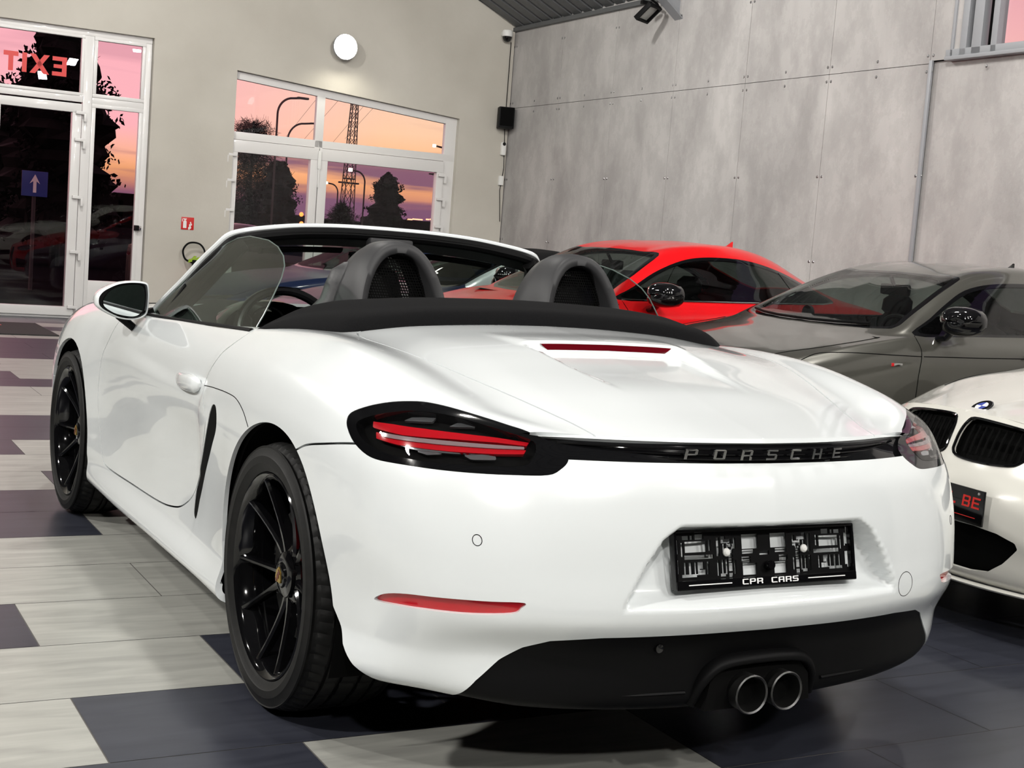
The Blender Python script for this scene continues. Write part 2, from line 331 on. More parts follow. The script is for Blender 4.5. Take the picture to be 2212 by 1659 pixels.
# ------------------------------------------------------------------ roof: ribbed sheet on both slopes, steel frame
rb = MB()
def sheet(x0, x1, s):
    ys = []; y = -7.2
    prof = [(0, 0), (.17, 0), (.185, .035), (.225, .035), (.24, 0)]
    while y < 13.4:
        for a, h in prof[:-1]: ys.append((y+a, h))
        y += .24
    V = []; n = len(ys)
    for x in (x0, x1):
        for yy, h in ys: V.append((x, yy, roofz(x)+h*.95))
    F = [(i, i+1, n+i+1, n+i) for i in range(n-1)]; rb.add(V, F)
sheet(6.9, -.5, 1); sheet(-.5001, -9.2, 1)
tag(rb.build('ceiling', M['metalroof'], None, smooth=False), kind='structure')
tr = MB(); tr.box(wr(4.6, 3.965, .02), (.06, 9.6, .05), .004, rot=R3); tag(tr.build('trim_3', M['metalroof'], None), kind='structure')
def rafter(s, name):
    b = MB(); bx, by, _ = wr(s, 0); th = math.atan(.47)
    def sec(x, top, bot): return x, roofz(x)-top, roofz(x)-bot
    pts = [(6.62, .02, .30), (5.5, .02, .20), (3.0, .02, .20), (-.5, .02, .22)]
    pts = [(6.60, .0, .33), (6.05, .0, .19), (3.0, .0, .17), (-.5, .0, .18)]
    for (xa, ta, ba), (xb, tb, bb) in zip(pts[:-1], pts[1:]):
        za0, za1, zb0, zb1 = roofz(xa)-ta, roofz(xa)-ba, roofz(xb)-tb, roofz(xb)-bb
        if xa == 6.60: za0 += .0
        for y0, y1, za, zb, h in ((by-.075, by+.075, za1, zb1, .012), (by-.004, by+.004, None, None, 0)):
            if za is not None:
                b.add([(xa, y0, za), (xb, y0, zb), (xb, y1, zb), (xa, y1, za), (xa, y0, za+h), (xb, y0, zb+h), (xb, y1, zb+h), (xa, y1, za+h)], [(0, 3, 2, 1), (4, 5, 6, 7), (0, 1, 5, 4), (2, 3, 7, 6), (1, 2, 6, 5), (0, 4, 7, 3)])
            else:
                b.add([(xa, y0, za1), (xb, y0, zb1), (xb, y0, zb0), (xa, y0, za0), (xa, y1, za1), (xb, y1, zb1), (xb, y1, zb0), (xa, y1, za0)], [(0, 1, 2, 3), (7, 6, 5, 4)])
    return tag(b.build(name, M['paint_grey'], None, smooth=False), kind='structure')
rafter(3.85, 'trim_4'); rafter(9.3, 'trim_5')

# ------------------------------------------------------------------ door and window sets of the back wall
def bar(b, x0, x1, z0, z1, d0=-.035, d1=.035, mi=0):
    b.box(tuple((np.array(wx((x0+x1)/2, (z0+z1)/2, (d0+d1)/2)))), (abs(x1-x0), abs(d1-d0), abs(z1-z0)), .006, rot=Matrix.Rotation(-.0163, 3, 'Z'), mi=mi)
def frame(b, x0, x1, z0, z1, w_, d0=-.035, d1=.035):
    bar(b, x0, x1, z0, z0+w_, d0, d1); bar(b, x0, x1, z1-w_, z1, d0, d1); bar(b, x0, x0+w_, z0+w_, z1-w_, d0, d1); bar(b, x1-w_, x1, z0+w_, z1-w_, d0, d1)
def pane(parent, x0, x1, z0, z1, z1b=None, name='pane'):
    p = MB(); z1b = z1 if z1b is None else z1b
    p.add([wx(x0, z0, 0), wx(x1, z0, 0), wx(x1, z1b, 0), wx(x0, z1, 0)], [(0, 1, 2, 3)]); return p.build(name, M['pane'], parent, smooth=False)
d1_ = MB(); frame(d1_, -.62, 2.045, 0, 3.24, .07); bar(d1_, 1.30, 1.40, .07, 3.17); bar(d1_, -.55, 1.30, 2.43, 2.50); bar(d1_, 1.40, 1.975, 2.43, 2.50)
frame(d1_, -.55, 1.30, 2.50, 3.17, .035, -.02, .045); frame(d1_, 1.40, 1.975, 2.50, 3.17, .04, -.02, .045); frame(d1_, 1.40, 1.975, .07, 2.43, .045, -.02, .045)
bar(d1_, 1.40, 1.975, .1, .44)
D1 = d1_.build('door_1', M['pvc'], None); D1['kind'] = 'structure'
lf = MB(); frame(lf, .33, 1.29, .03, 2.41, .10, -.03, .065); LF = lf.build('door_leaf', M['pvc'], D1)
pane(LF, .43, 1.19, .13, 2.31)
pane(D1, -.5, 1.27, 2.53, 3.14); pane(D1, 1.44, 1.94, 2.54, 3.14); pane(D1, 1.44, 1.94, .45, 2.39); 
for z in (2.31, 2.01, 1.37, .755, .13):
    h = MB(); h.box(wx(1.275, z, .085), (.11, .03, .035), .006); h.box(wx(1.325, z-.05, .085), (.03, .03, .09), .006); h.build('hinge', M['pvc'], LF)
h = MB(); h.box(wx(1.955, 1.075, .07), (.05, .06, .06), .008); h.build('lock', M['black'], D1)
h = MB(); h.box(wx(1.99, 1.075, .08), (.03, .02, .05), .004); h.build('strike_plate', M['chrome'], D1)
# mirrored red lettering on the upper pane (stuck on the outside)
def textpart(s, name, m, parent, size, M4, ext=.001, mirror=False, sx=1., font=None, space=1.0, shear=0.):
    cu = bpy.data.curves.new(name, 'FONT'); cu.body = s; cu.size = size; cu.extrude = ext; cu.align_x = 'CENTER'; cu.align_y = 'CENTER'; cu.space_character = space; cu.shear = shear
    o = bpy.data.objects.new('tmp', cu); C.objects.link(o); dg = bpy.context.evaluated_depsgraph_get(); me = bpy.data.meshes.new_from_object(o.evaluated_get(dg)); bpy.data.objects.remove(o)
    me.transform(M4 @ Matrix.Diagonal((-sx if mirror else sx, 1, 1, 1))); me.name = name
    if mirror: me.flip_normals()
    me.materials.clear(); me.materials.append(m); return link(bpy.data.objects.new(name, me), parent)
def poly_letters(rects, name, m, parent, fn, d=.002):
    b = MB()
    for p in rects: b.prism(p, fn, 0, d)
    return b.build(name, m, parent, smooth=False)
def R4(x0, y0, x1, y1): return [(x0, y0), (x1, y0), (x1, y1), (x0, y1)]
fnw = lambda u, v, d: wx(u, v, .008+d)
def LX(x): return x
poly_letters([R4(.445, 2.85, .60, 2.90), R4(.497, 2.69, .548, 2.85), R4(.64, 2.69, .69, 2.90), [(.72, 2.90), (.78, 2.90), (.93, 2.69), (.87, 2.69)], [(.87, 2.90), (.93, 2.90), (.78, 2.69), (.72, 2.69)], R4(1.065, 2.69, 1.115, 2.90), R4(.96, 2.855, 1.065, 2.90), R4(.975, 2.775, 1.065, 2.815), R4(.96, 2.69, 1.065, 2.735)], 'exit_lettering', M['textred'], D1, fnw)
# centre door set with a sloping head
d2 = MB(); x0, x1 = 3.02, 5.955
zh = lambda x: 2.995-(x-3.02)*.083
def sbar(b, xa, xb, za0, za1, zb0, zb1, d0=-.035, d1=.035):
    V = []
    for d in (d1, d0): V += [wx(xa, za0, d), wx(xb, zb0, d), wx(xb, zb1, d), wx(xa, za1, d)]
    b.add(V, [(0, 1, 2, 3), (7, 6, 5, 4), (0, 4, 5, 1), (3, 2, 6, 7), (0, 3, 7, 4), (1, 5, 6, 2)])
sbar(d2, x0, x1, zh(x0)-.085, zh(x0), zh(x1)-.085, zh(x1)); bar(d2, x0-.01, x0+.03, 0, 2.95); bar(d2, 5.80, x1, 0, zh(5.9)-.02); bar(d2, 4.06, 4.165, 2.2, zh(4.1)-.04); bar(d2, x0, x1, 2.205, 2.295)
bar(d2, x0, x1, 0, .05)
D2 = d2.build('door_2', M['pvc'], None); D2['kind'] = 'structure'
V = [wx(3.03, 2.29, 0), wx(4.07, 2.29, 0), wx(4.07, zh(4.07)-.05, 0), wx(3.03, zh(3.03)-.05, 0)]; p = MB(); p.add(V, [(0, 1, 2, 3)]); p.build('pane', M['pane'], D2, smooth=False)
V = [wx(4.15, 2.29, 0), wx(5.81, 2.29, 0), wx(5.81, zh(5.81)-.05, 0), wx(4.15, zh(4.15)-.05, 0)]; p = MB(); p.add(V, [(0, 1, 2, 3)]); p.build('pane', M['pane'], D2, smooth=False)
for a, b, pa, pb in ((3.03, 4.115, 3.105, 4.015), (4.125, 5.80, 4.235, 5.71)):
    lf = MB(); bar(lf, a, b, 2.055, 2.20, -.03, .06); bar(lf, a, b, .03, .15, -.03, .06); bar(lf, a, pa, .15, 2.055, -.03, .06); bar(lf, pb, b, .15, 2.055, -.03, .06); L = lf.build('door_leaf', M['pvc'], D2); pane(L, pa, pb, .15, 2.055)
    for z in (2.02, 1.72, 1.37, .6):
        h = MB(); xx = a+.0 if a < 4 else b-.03; h.box(wx(xx, z, .085), (.10, .03, .035), .006); h.box(wx(xx+(-.05 if a < 4 else .05), z-.05, .085), (.03, .03, .09), .006); h.build('hinge', M['pvc'], L)
h = MB(); h.box(wx(4.12, 2.06, .075), (.04, .02, .22), .006); h.box(wx(4.12, 1.85, .072), (.018, .015, .25), .004); h.build('bolt_handle', M['whiteplastic'], D2)
h = MB(); h.box(wx(5.77, 1.23, .075), (.16, .012, .16), .003); h.build('notice_plate', M['whiteplastic'], D2)

# ------------------------------------------------------------------ fittings on the walls
def ob(mb, name, m, label, cat, parent=None, **k):
    o = mb.build(name, m, parent, **k); return tag(o, label, cat)
WO = .10
r = empty('fire_extinguisher_sign', tuple(wx(2.535, 1.17, WO)), 0, 'small red fire extinguisher sign on the cream wall between the doors', 'sign')
def place(o, r): o.matrix_parent_inverse = r.matrix_world.inverted(); return o
bpy.context.view_layer.update()
def child(mb, name, m, r, **k):
    o = mb.build(name, m, None, **k); o.parent = r; o.matrix_parent_inverse = Matrix.Translation(r.location).inverted() if r.rotation_euler[2] == 0 else (Matrix.Translation(r.location) @ Matrix.Rotation(r.rotation_euler[2], 4, 'Z')).inverted(); return o
s_ = MB(); s_.box(wx(2.535, 1.17, WO+.003), (.15, .005, .145), .001); child(s_, 'sign_plate', M['redpaint'], r)
s_ = MB(); fn = lambda u, v, d: wx(2.535+u, 1.17+v, WO+.006+d)
s_.prism([(-.052, -.055), (-.012, -.055), (-.012, .02), (-.02, .034), (-.044, .034), (-.052, .02)], fn, 0, .001); s_.prism([(-.04, .038), (-.02, .038), (-.01, .056), (-.058, .056)], fn, 0, .001); s_.prism([(-.065, .02), (-.058, .02), (-.058, .055), (-.065, .05)], fn, 0, .001)
for (a, b_, c_) in ((.02, -.055, .012), (.035, -.045, .010), (.028, -.02, .011), (.045, -.01, .008), (.035, .01, .008)):
    s_.prism([(a+c_*math.cos(t_), b_+c_*1.6*math.sin(t_)) for t_ in np.linspace(0, 2*PI, 9)[:-1]], fn, 0, .001)
child(s_, 'pictogram', M['whiteplastic'], r, smooth=False)
# extinguisher on the wall
ex = empty('fire_extinguisher', tuple(wx(2.62, .22, WO+.11)), 0, 'red fire extinguisher with lime lever hung on the cream wall', 'fire extinguisher')
e = MB(); c0 = Vector(wx(2.60, 0, WO+.12)); e.lathe([(0, .20), (.07, .20), (.085, .22), (.085, .56), (.078, .60), (.05, .635), (.025, .65), (.022, .67)], Matrix.Translation(c0), 28); child(e, 'cylinder', M['redpaint'], ex)
e = MB(); e.tube([c0+Vector((0, 0, .66)), c0+Vector((0, 0, .72))], .022, 14); e.box(c0+Vector((0, 0, .735)), (.05, .035, .04), .006); child(e, 'valve', M['black'], ex)
e = MB(); e.prism([(-.07, .72), (.02, .745), (.11, .80), (.115, .81), (.02, .775), (-.06, .76)], lambda u, v, d: c0+Vector((u, d, v)), -.014, .014); e.prism([(-.05, .74), (-.01, .74), (.03, .80), (0, .80)], lambda u, v, d: c0+Vector((u, d, v)), -.012, .012); child(e, 'lever', M['lime'], ex)
e = MB(); pts = spline([(-.02, 0, .72), (-.10, .02, .76), (-.125, .03, .86), (-.06, .03, .945), (.06, .03, .945), (.125, .02, .87), (.12, .0, .78), (.10, -.02, .71), (.09, -.02, .5), (.09, -.02, .3)], 8)
e.tube([c0+Vector(p) for p in pts], .011, 8); child(e, 'hose', M['black'], ex)
e = MB(); e.box(c0+Vector((0, -.086, .42)), (.10, .004, .16), .001); child(e, 'label_plate', M['whiteplastic'], ex)
# wall lamp, camera, loudspeaker, sensor, switch
wl = empty('wall_lamp', tuple(wx(4.296, 3.424, WO+.08)), 0, 'bright round flood lamp on the wall above the centre doors', 'lamp')
mt = pmat('lit_lamp_glass', (1, .97, .85), .4, emit=(1, .96, .82), es=60)
e = MB(); q = (Matrix.Translation(wx(4.296, 3.424, WO+.14)) @ Matrix.Rotation(PI/2, 4, 'X')); e.lathe([(0, .02), (.09, .016), (.125, 0)], q, 28); child(e, 'lamp_glass', mt, wl)
e = MB(); e.lathe([(.150, .01), (.155, -.02), (.12, -.09), (.05, -.13), (0, -.13)], q, 28); child(e, 'housing', M['paint_grey'], wl)
e = MB(); e.box(wx(4.296, 3.40, WO+.01), (.08, .02, .12), .004); child(e, 'bracket', M['paint_grey'], wl)
l = bpy.data.lights.new('wall_lamp_light', 'SPOT'); l.energy = 22; l.spot_size = 2.6; l.spot_blend = .8; l.shadow_soft_size = .1; l.color = (1, .95, .8); lo = bpy.data.objects.new('wall_lamp_light', l); C.objects.link(lo); lo.location = wx(4.296, 3.40, WO+.30); lo.rotation_euler = (-.25, 0, 0)
cm = empty('dome_camera', tuple(wx(6.50, 3.86, WO+.08)), 0, 'small dome security camera in the upper corner below the roof', 'security camera')
e = MB(); cc = Vector(wx(6.50, 3.86, WO+.09)); e.lathe([(0, .07), (.06, .07), (.07, .05), (.07, 0), (.06, -.01)], Matrix.Translation(cc), 20); e.box(cc+Vector((0, .05, .03)), (.08, .1, .05), .01); child(e, 'mount', M['whiteplastic'], cm)
e = MB(); e.lathe([(.062, 0), (.06, -.03), (.045, -.06), (.02, -.075), (0, -.078)], Matrix.Translation(cc), 20); child(e, 'dome', M['gblack'], cm)
sp = empty('wall_loudspeaker', tuple(wx(6.56, 2.70, WO+.02)), 0, 'black loudspeaker box on the wall near the corner', 'loudspeaker')
e = MB(); cc = Vector(wx(6.55, 2.825, WO+.12)); e.box(cc, (.20, .18, .27), .012, rot=Matrix.Rotation(-.35, 3, 'Z')); child(e, 'cabinet', M['black'], sp)
e = MB(); e.box(cc+Vector((-.03, -.087, .01)), (.17, .012, .23), .006, rot=Matrix.Rotation(-.35, 3, 'Z')); child(e, 'grille', M['void'], sp)
e = MB(); e.tube([Vector(wx(6.6, z, WO+.02)) for z in (2.96, 3.1, 3.4, 3.8)], .006, 6); e.tube([Vector(wx(6.62+.02*math.sin(z*9), z, WO+.012)) for z in (1.5, 1.9, 2.2, 2.7)], .005, 6); tag(e.build('speaker_cable', M['black'], None), 'thin cable run up the wall corner beside the loudspeaker', 'cable')
sn = empty('wall_sensor', tuple(wx(6.595, 2.45, WO+.01)), 0, 'tall white sensor box with black eye below the loudspeaker', 'sensor')
e = MB(); e.box(wx(6.595, 2.44, WO+.03), (.065, .05, .17), .02); child(e, 'case', M['whiteplastic'], sn)
e = MB(); e.lathe([(0, .01), (.02, .008), (.024, 0)], Matrix.Translation(wx(6.595, 2.50, WO+.056)) @ Matrix.Rotation(PI/2, 4, 'X'), 16); child(e, 'eye', M['gblack'], sn)
e = MB(); e.box(wx(6.60, 2.03, WO+.02), (.06, .04, .12), .006); ob(e, 'wall_switch', M['whiteplastic'], 'small white surface switch box on the corner of the wall', 'switch')
# flood lamp hung at the rafter
fd = empty('flood_lamp', (6.0, 9.75, 3.95), 0, 'black framed flood lamp hanging from the roof beam', 'lamp')
fc = Vector(at(1400, 28, (1, 0, 0), 6.25)); Rf = Matrix.Rotation(.5, 3, 'Z') @ Matrix.Rotation(-.75, 3, 'X')
e = MB(); 
for sx, sy, dx, dy in ((0, .10, .26, .025), (0, -.10, .26, .025), (.12, 0, .025, .22), (-.12, 0, .025, .22)):
    e.box(fc+Rf @ Vector((sx, sy, 0)), (dx, dy, .05), .004, rot=Rf)
child(e, 'lamp_frame', M['black'], fd); e = MB(); e.box(fc+Rf @ Vector((0, 0, .01)), (.22, .18, .01), rot=Rf); child(e, 'lamp_glass', pmat('lamp_glass_off', (.35, .36, .34), .2), fd)
e = MB(); e.tube(spline([fc+Vector((.05, .03, .02)), fc+Vector((.14, .03, .10)), fc+Vector((.02, .05, .18)), fc+Vector((.10, .05, .26)), fc+Vector((0, .06, .32))], 6), .012, 8); e.box(fc+Vector((.0, .05, .11)), (.12, .05, .04), .008); child(e, 'bracket', M['black'], fd)
# door mat
e = MB(); P = [(.30, 11.86), (.60, 10.50), (-1.2, 10.52), (-1.2, 11.87)]
e.prism([(.70, 11.85), (-.9, 11.87), (-.9, 10.50), (.68, 10.48)], lambda u, v, d: (u, v, d), .0005, .012); mtm = empty('door_mat', (0, 11.2, 0), 0, 'dark door mat with faint red print before the left door', 'mat')
child(e, 'mat_pile', noisy(pmat('dark_mat', (.02, .018, .018), .95), (.014, .013, .013), (.03, .026, .026), s=90), mtm, smooth=False)
e = MB(); e.prism([(.13, 11.45), (.30, 11.44), (.30, 11.50), (.13, 11.51)], lambda u, v, d: (u, v, d), .012, .0135); e.prism([(-.25, 11.30), (.05, 11.29), (.05, 11.55), (-.25, 11.56)], lambda u, v, d: (u, v, d), .012, .0135); child(e, 'print', M['textred'], mtm, smooth=False)

# ------------------------------------------------------------------ outside
gm = pmat('asphalt', (.006, .006, .0065), .95, spec=0)
e = MB(); e.add([(-150, 13.25, -.12), (200, 13.25, -.12), (200, 260, -.12), (-150, 260, -.12)], [(0, 1, 2, 3)]); tag(e.build('ground', gm, None, smooth=False), kind='structure')
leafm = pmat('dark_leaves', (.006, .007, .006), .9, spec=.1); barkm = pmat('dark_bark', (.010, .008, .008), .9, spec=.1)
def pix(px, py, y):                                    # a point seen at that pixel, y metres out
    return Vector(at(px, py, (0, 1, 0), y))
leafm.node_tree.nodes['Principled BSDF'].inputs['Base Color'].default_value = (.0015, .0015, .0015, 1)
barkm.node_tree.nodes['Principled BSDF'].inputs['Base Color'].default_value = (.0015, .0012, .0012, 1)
def leaf_tree(name, label, group, base, h, prof, n=2600, s=.09, seed=1, twig=False, trunk=.12):
    """prof: list of (height fraction, radius) envelope of the crown"""
    r_ = random.Random(seed); t = empty(name, base, 0, label, 'tree', group); b = MB(); bx, by, bz = base
    tk = MB(); tk.tube([(0, 0, 0), (trunk*.3, 0, h*.45), (0, 0, h*.97)], [trunk, trunk*.7, .02], 8)
    zs = [p[0] for p in prof]; rs = [p[1] for p in prof]
    for i in range(n):
        f = r_.random()**.85; f = zs[0]+(zs[-1]-zs[0])*f; R = float(np.interp(f, zs, rs)); lump = .72+.28*math.sin(f*37+seed)*math.cos(f*19)
        a = r_.random()*2*PI; rad = R*lump*(r_.random()**.45)*(.8+.3*math.sin(a*5+seed+f*12)); p = Vector((rad*math.cos(a), rad*math.sin(a), f*h+r_.uniform(-.1, .1)*R))
        d = Vector((r_.uniform(-1, 1), r_.uniform(-1, 1), r_.uniform(-1, 1.2))).normalized(); e_ = d.orthogonal().normalized(); ss = s*r_.uniform(.6, 1.5)
        if twig: b.add([p, p+d*ss*4, p+d*ss*4+e_*.01, p+e_*.02], [(0, 1, 2, 3)])
        else: b.add([p-d*ss, p+e_*ss*.7, p+d*ss, p-e_*ss*.7], [(0, 1, 2, 3)])
    if not twig:
        rings_ = []
        for fi in np.linspace(zs[0], zs[-1], 26):
            for k in range(16):
                a = 2*PI*k/16; R = float(np.interp(fi, zs, rs))*(.62+.14*math.sin(a*3+fi*23+seed)+.10*math.cos(fi*61+a*2)); rings_.append((R*math.cos(a), R*math.sin(a), fi*h))
        b.add(rings_, [(i*16+k, i*16+(k+1) % 16, (i+1)*16+(k+1) % 16, (i+1)*16+k) for i in range(25) for k in range(16)])
    b.build('crown', leafm, t, smooth=False); tk.build('trunk', barkm, t); return t
def crown(y, L):                                       # (photo row, half width in pixels) at distance y -> height profile
    zt = pix(560, L[-1][0], y).z+.12; k = math.hypot(y-COY, 7)/CF; return zt, [((pix(560, py, y).z+.12)/zt, hw*k) for py, hw in L]
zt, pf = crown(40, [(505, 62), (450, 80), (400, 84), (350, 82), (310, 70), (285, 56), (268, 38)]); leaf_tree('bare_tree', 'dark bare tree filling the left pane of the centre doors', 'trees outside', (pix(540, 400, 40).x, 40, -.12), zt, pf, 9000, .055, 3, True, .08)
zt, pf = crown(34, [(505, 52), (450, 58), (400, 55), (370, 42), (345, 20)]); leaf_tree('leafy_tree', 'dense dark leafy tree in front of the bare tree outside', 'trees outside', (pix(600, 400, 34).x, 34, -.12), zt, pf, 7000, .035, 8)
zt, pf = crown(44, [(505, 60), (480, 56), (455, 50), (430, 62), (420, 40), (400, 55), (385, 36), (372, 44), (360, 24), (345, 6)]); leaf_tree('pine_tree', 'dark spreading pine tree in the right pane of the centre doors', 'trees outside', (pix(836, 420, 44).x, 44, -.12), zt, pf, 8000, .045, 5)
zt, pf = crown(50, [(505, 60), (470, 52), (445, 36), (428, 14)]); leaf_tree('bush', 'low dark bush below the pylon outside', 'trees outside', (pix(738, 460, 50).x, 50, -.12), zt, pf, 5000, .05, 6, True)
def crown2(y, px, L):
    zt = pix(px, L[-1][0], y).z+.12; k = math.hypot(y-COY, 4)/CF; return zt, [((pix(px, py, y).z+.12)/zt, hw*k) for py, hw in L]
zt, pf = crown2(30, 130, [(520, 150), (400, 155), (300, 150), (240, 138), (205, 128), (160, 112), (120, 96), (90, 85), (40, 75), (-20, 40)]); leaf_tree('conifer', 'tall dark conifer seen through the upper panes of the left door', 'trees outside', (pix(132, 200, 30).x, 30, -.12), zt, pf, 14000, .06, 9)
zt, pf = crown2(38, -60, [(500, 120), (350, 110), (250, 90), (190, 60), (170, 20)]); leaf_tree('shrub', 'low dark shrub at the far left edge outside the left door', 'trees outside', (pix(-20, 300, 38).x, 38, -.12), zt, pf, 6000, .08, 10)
hg = MB(); b0 = pix(900, 470, 120)
for i in range(40):
    x = -60+i*6; hh = pix(800, 468, 120).z+.35*math.sin(i*1.7)+.3*math.sin(i*.6); hg.box((x, 120, hh/2-.1), (7, 3, hh+.2), .3)
tag(hg.build('hedge_row', leafm, None, smooth=False), 'long low dark hedge line on the horizon outside', 'hedge')
dl = MB()
for (a, b_) in ((880, 890), (892, 912), (921, 926), (929, 935)):
    P0, P1 = pix(a, 474, 100), pix(b_, 474, 100); dl.box((P0+P1)/2, ((P1-P0).x, .2, .10))
tag(dl.build('distant_lights', pmat('distant_orange_light', (1, .5, .3), .5, emit=(1, .42, .22), es=1.6), None, smooth=False), 'strip of faint orange lights on the horizon outside', 'lights', None, 'stuff')
# pylon
py_ = empty('pylon', (pix(740, 500, 90).x, 90, -.12), 0, 'lattice electricity pylon standing against the sunset sky', 'pylon')
steelm = pmat('dark_pylon_steel', (.02, .015, .017), .7)
e = MB(); X0 = pix(745, 500, 90).x
def leg(z, sx, sy):
    w2 = .47-.026*(z+.12); return Vector((X0+.012*z+sx*w2, 90+sy*w2, z))
for sx in (-1, 1):
    for sy in (-1, 1): e.tube([leg(-.12, sx, sy), leg(15, sx, sy)], .035, 5)
zz = [0, 1.6, 3.0, 4.2, 5.2, 5.9]+[5.9+.62*i for i in range(1, 14)]
for a, b_ in zip(zz[:-1], zz[1:]):
    for (p1, p2) in (((-1, -1), (1, -1)), ((1, -1), (1, 1)), ((1, 1), (-1, 1)), ((-1, 1), (-1, -1))):
        e.tube([leg(a, *p1), leg(b_, *p2)], .02, 4); e.tube([leg(a, *p2), leg(b_, *p1)], .02, 4)
child(e, 'lattice_mast', steelm, py_)
for z, wd in ((4.55, .75), (14.0, 3.0)):
    e = MB(); e.box((X0+.05, 90, z), (wd*2, .3, .12), .02); e.box((X0+.05, 90, z+.3), (wd*1.2, .2, .10), .02); child(e, 'crossarm', steelm, py_)
# power lines
for i, (a, b_, lb) in enumerate((((590, 330), (735, 150), 'leftmost thin power line slanting up across the pink upper pane'), ((640, 320), (790, 150), 'second thin power line from the left over the street lamps'), ((700, 330), (840, 165), 'third thin power line from the left just left of the pylon'), ((745, 300), (860, 175), 'rightmost thin power line slanting up beside the pylon'))):
    e = MB(); e.tube([pix(a[0], a[1], 96), pix(b_[0], b_[1], 84)], .012, 4); tag(e.build('power_line', steelm, None), lb, 'cable', 'power lines')
# street lamps
lampm = pmat('lit_street_lamp', (1, .85, .6), .4, emit=(1, .78, .5), es=8)
def street_lamp(px, base_py, top_py, hx, y, label, lit, r_=.055):
    b = pix(px, base_py, y); tp = pix(px+4, top_py, y); hd = pix(hx, top_py-12 if lit is None else top_py, y)
    t = empty('street_lamp', (b.x, y, -.12), 0, label, 'street lamp'); e = MB(); x = b.x; z = tp.z; w_ = hd.x-x; H = z+.12
    pts = [(0, 0, 0), (0, 0, H*.45), (0, 0, H-abs(w_)*.75)]+[(w_*.62*(1-math.cos(a)), 0, H-abs(w_)*.75+abs(w_)*.66*math.sin(a)) for a in np.linspace(.15, PI/2, 8)]+[(w_, 0, H-abs(w_)*.04)]
    e.tube(pts, r_, 8); e.build('post', steelm, t)
    e = MB(); e.box((w_, 0, H-abs(w_)*.05), (.26, .10, .05) if not lit else (.12, .12, .12), .02); e.build('lamp_head', lampm if lit else steelm, t); return t
street_lamp(597, 290, 203, 655, 26, 'tall street lamp with curved arm in the left upper centre pane', False, .024)
street_lamp(622, 290, 258, 680, 36, 'smaller curved street lamp behind the tall one', False, .028)
street_lamp(783, 470, 368, 757, 45, 'lit street lamp with curved arm beside the pine tree', True, .032)
street_lamp(728, 440, 396, 705, 60, 'lit street lamp farther off by the pylon', True, .035)
street_lamp(985, 330, 318, 938, 52, 'lit street lamp at the right edge of the upper centre pane', True, .04)
street_lamp(934, 500, 376, 934.5, 40, 'straight thin street post near the right door frame', False, .04)
# parking arrow sign on its post
bs = pix(75, 397, 20); t = empty('arrow_sign', (bs.x, 20, -.12), 0, 'blue square road sign with white upward arrow seen through the left door', 'road sign')
e = MB(); e.tube([(0, .03, 0), (0, .03, bs.z+.3)], .03, 8); e.build('post', steelm, t)
e = MB(); zc = bs.z+.12; e.box((0, 0, zc), (.40, .02, .40), .004); pl_ = e.build('sign_plate', M['bluesign'], t)
e = MB(); e.prism([(-.025, -.14), (.025, -.14), (.025, .04), (.08, .0), (0, .15), (-.08, .0), (-.025, .04)], lambda u, v, d: (u, -d, zc+v), .011, .014); e.build('arrow', M['letter'], t, smooth=False)
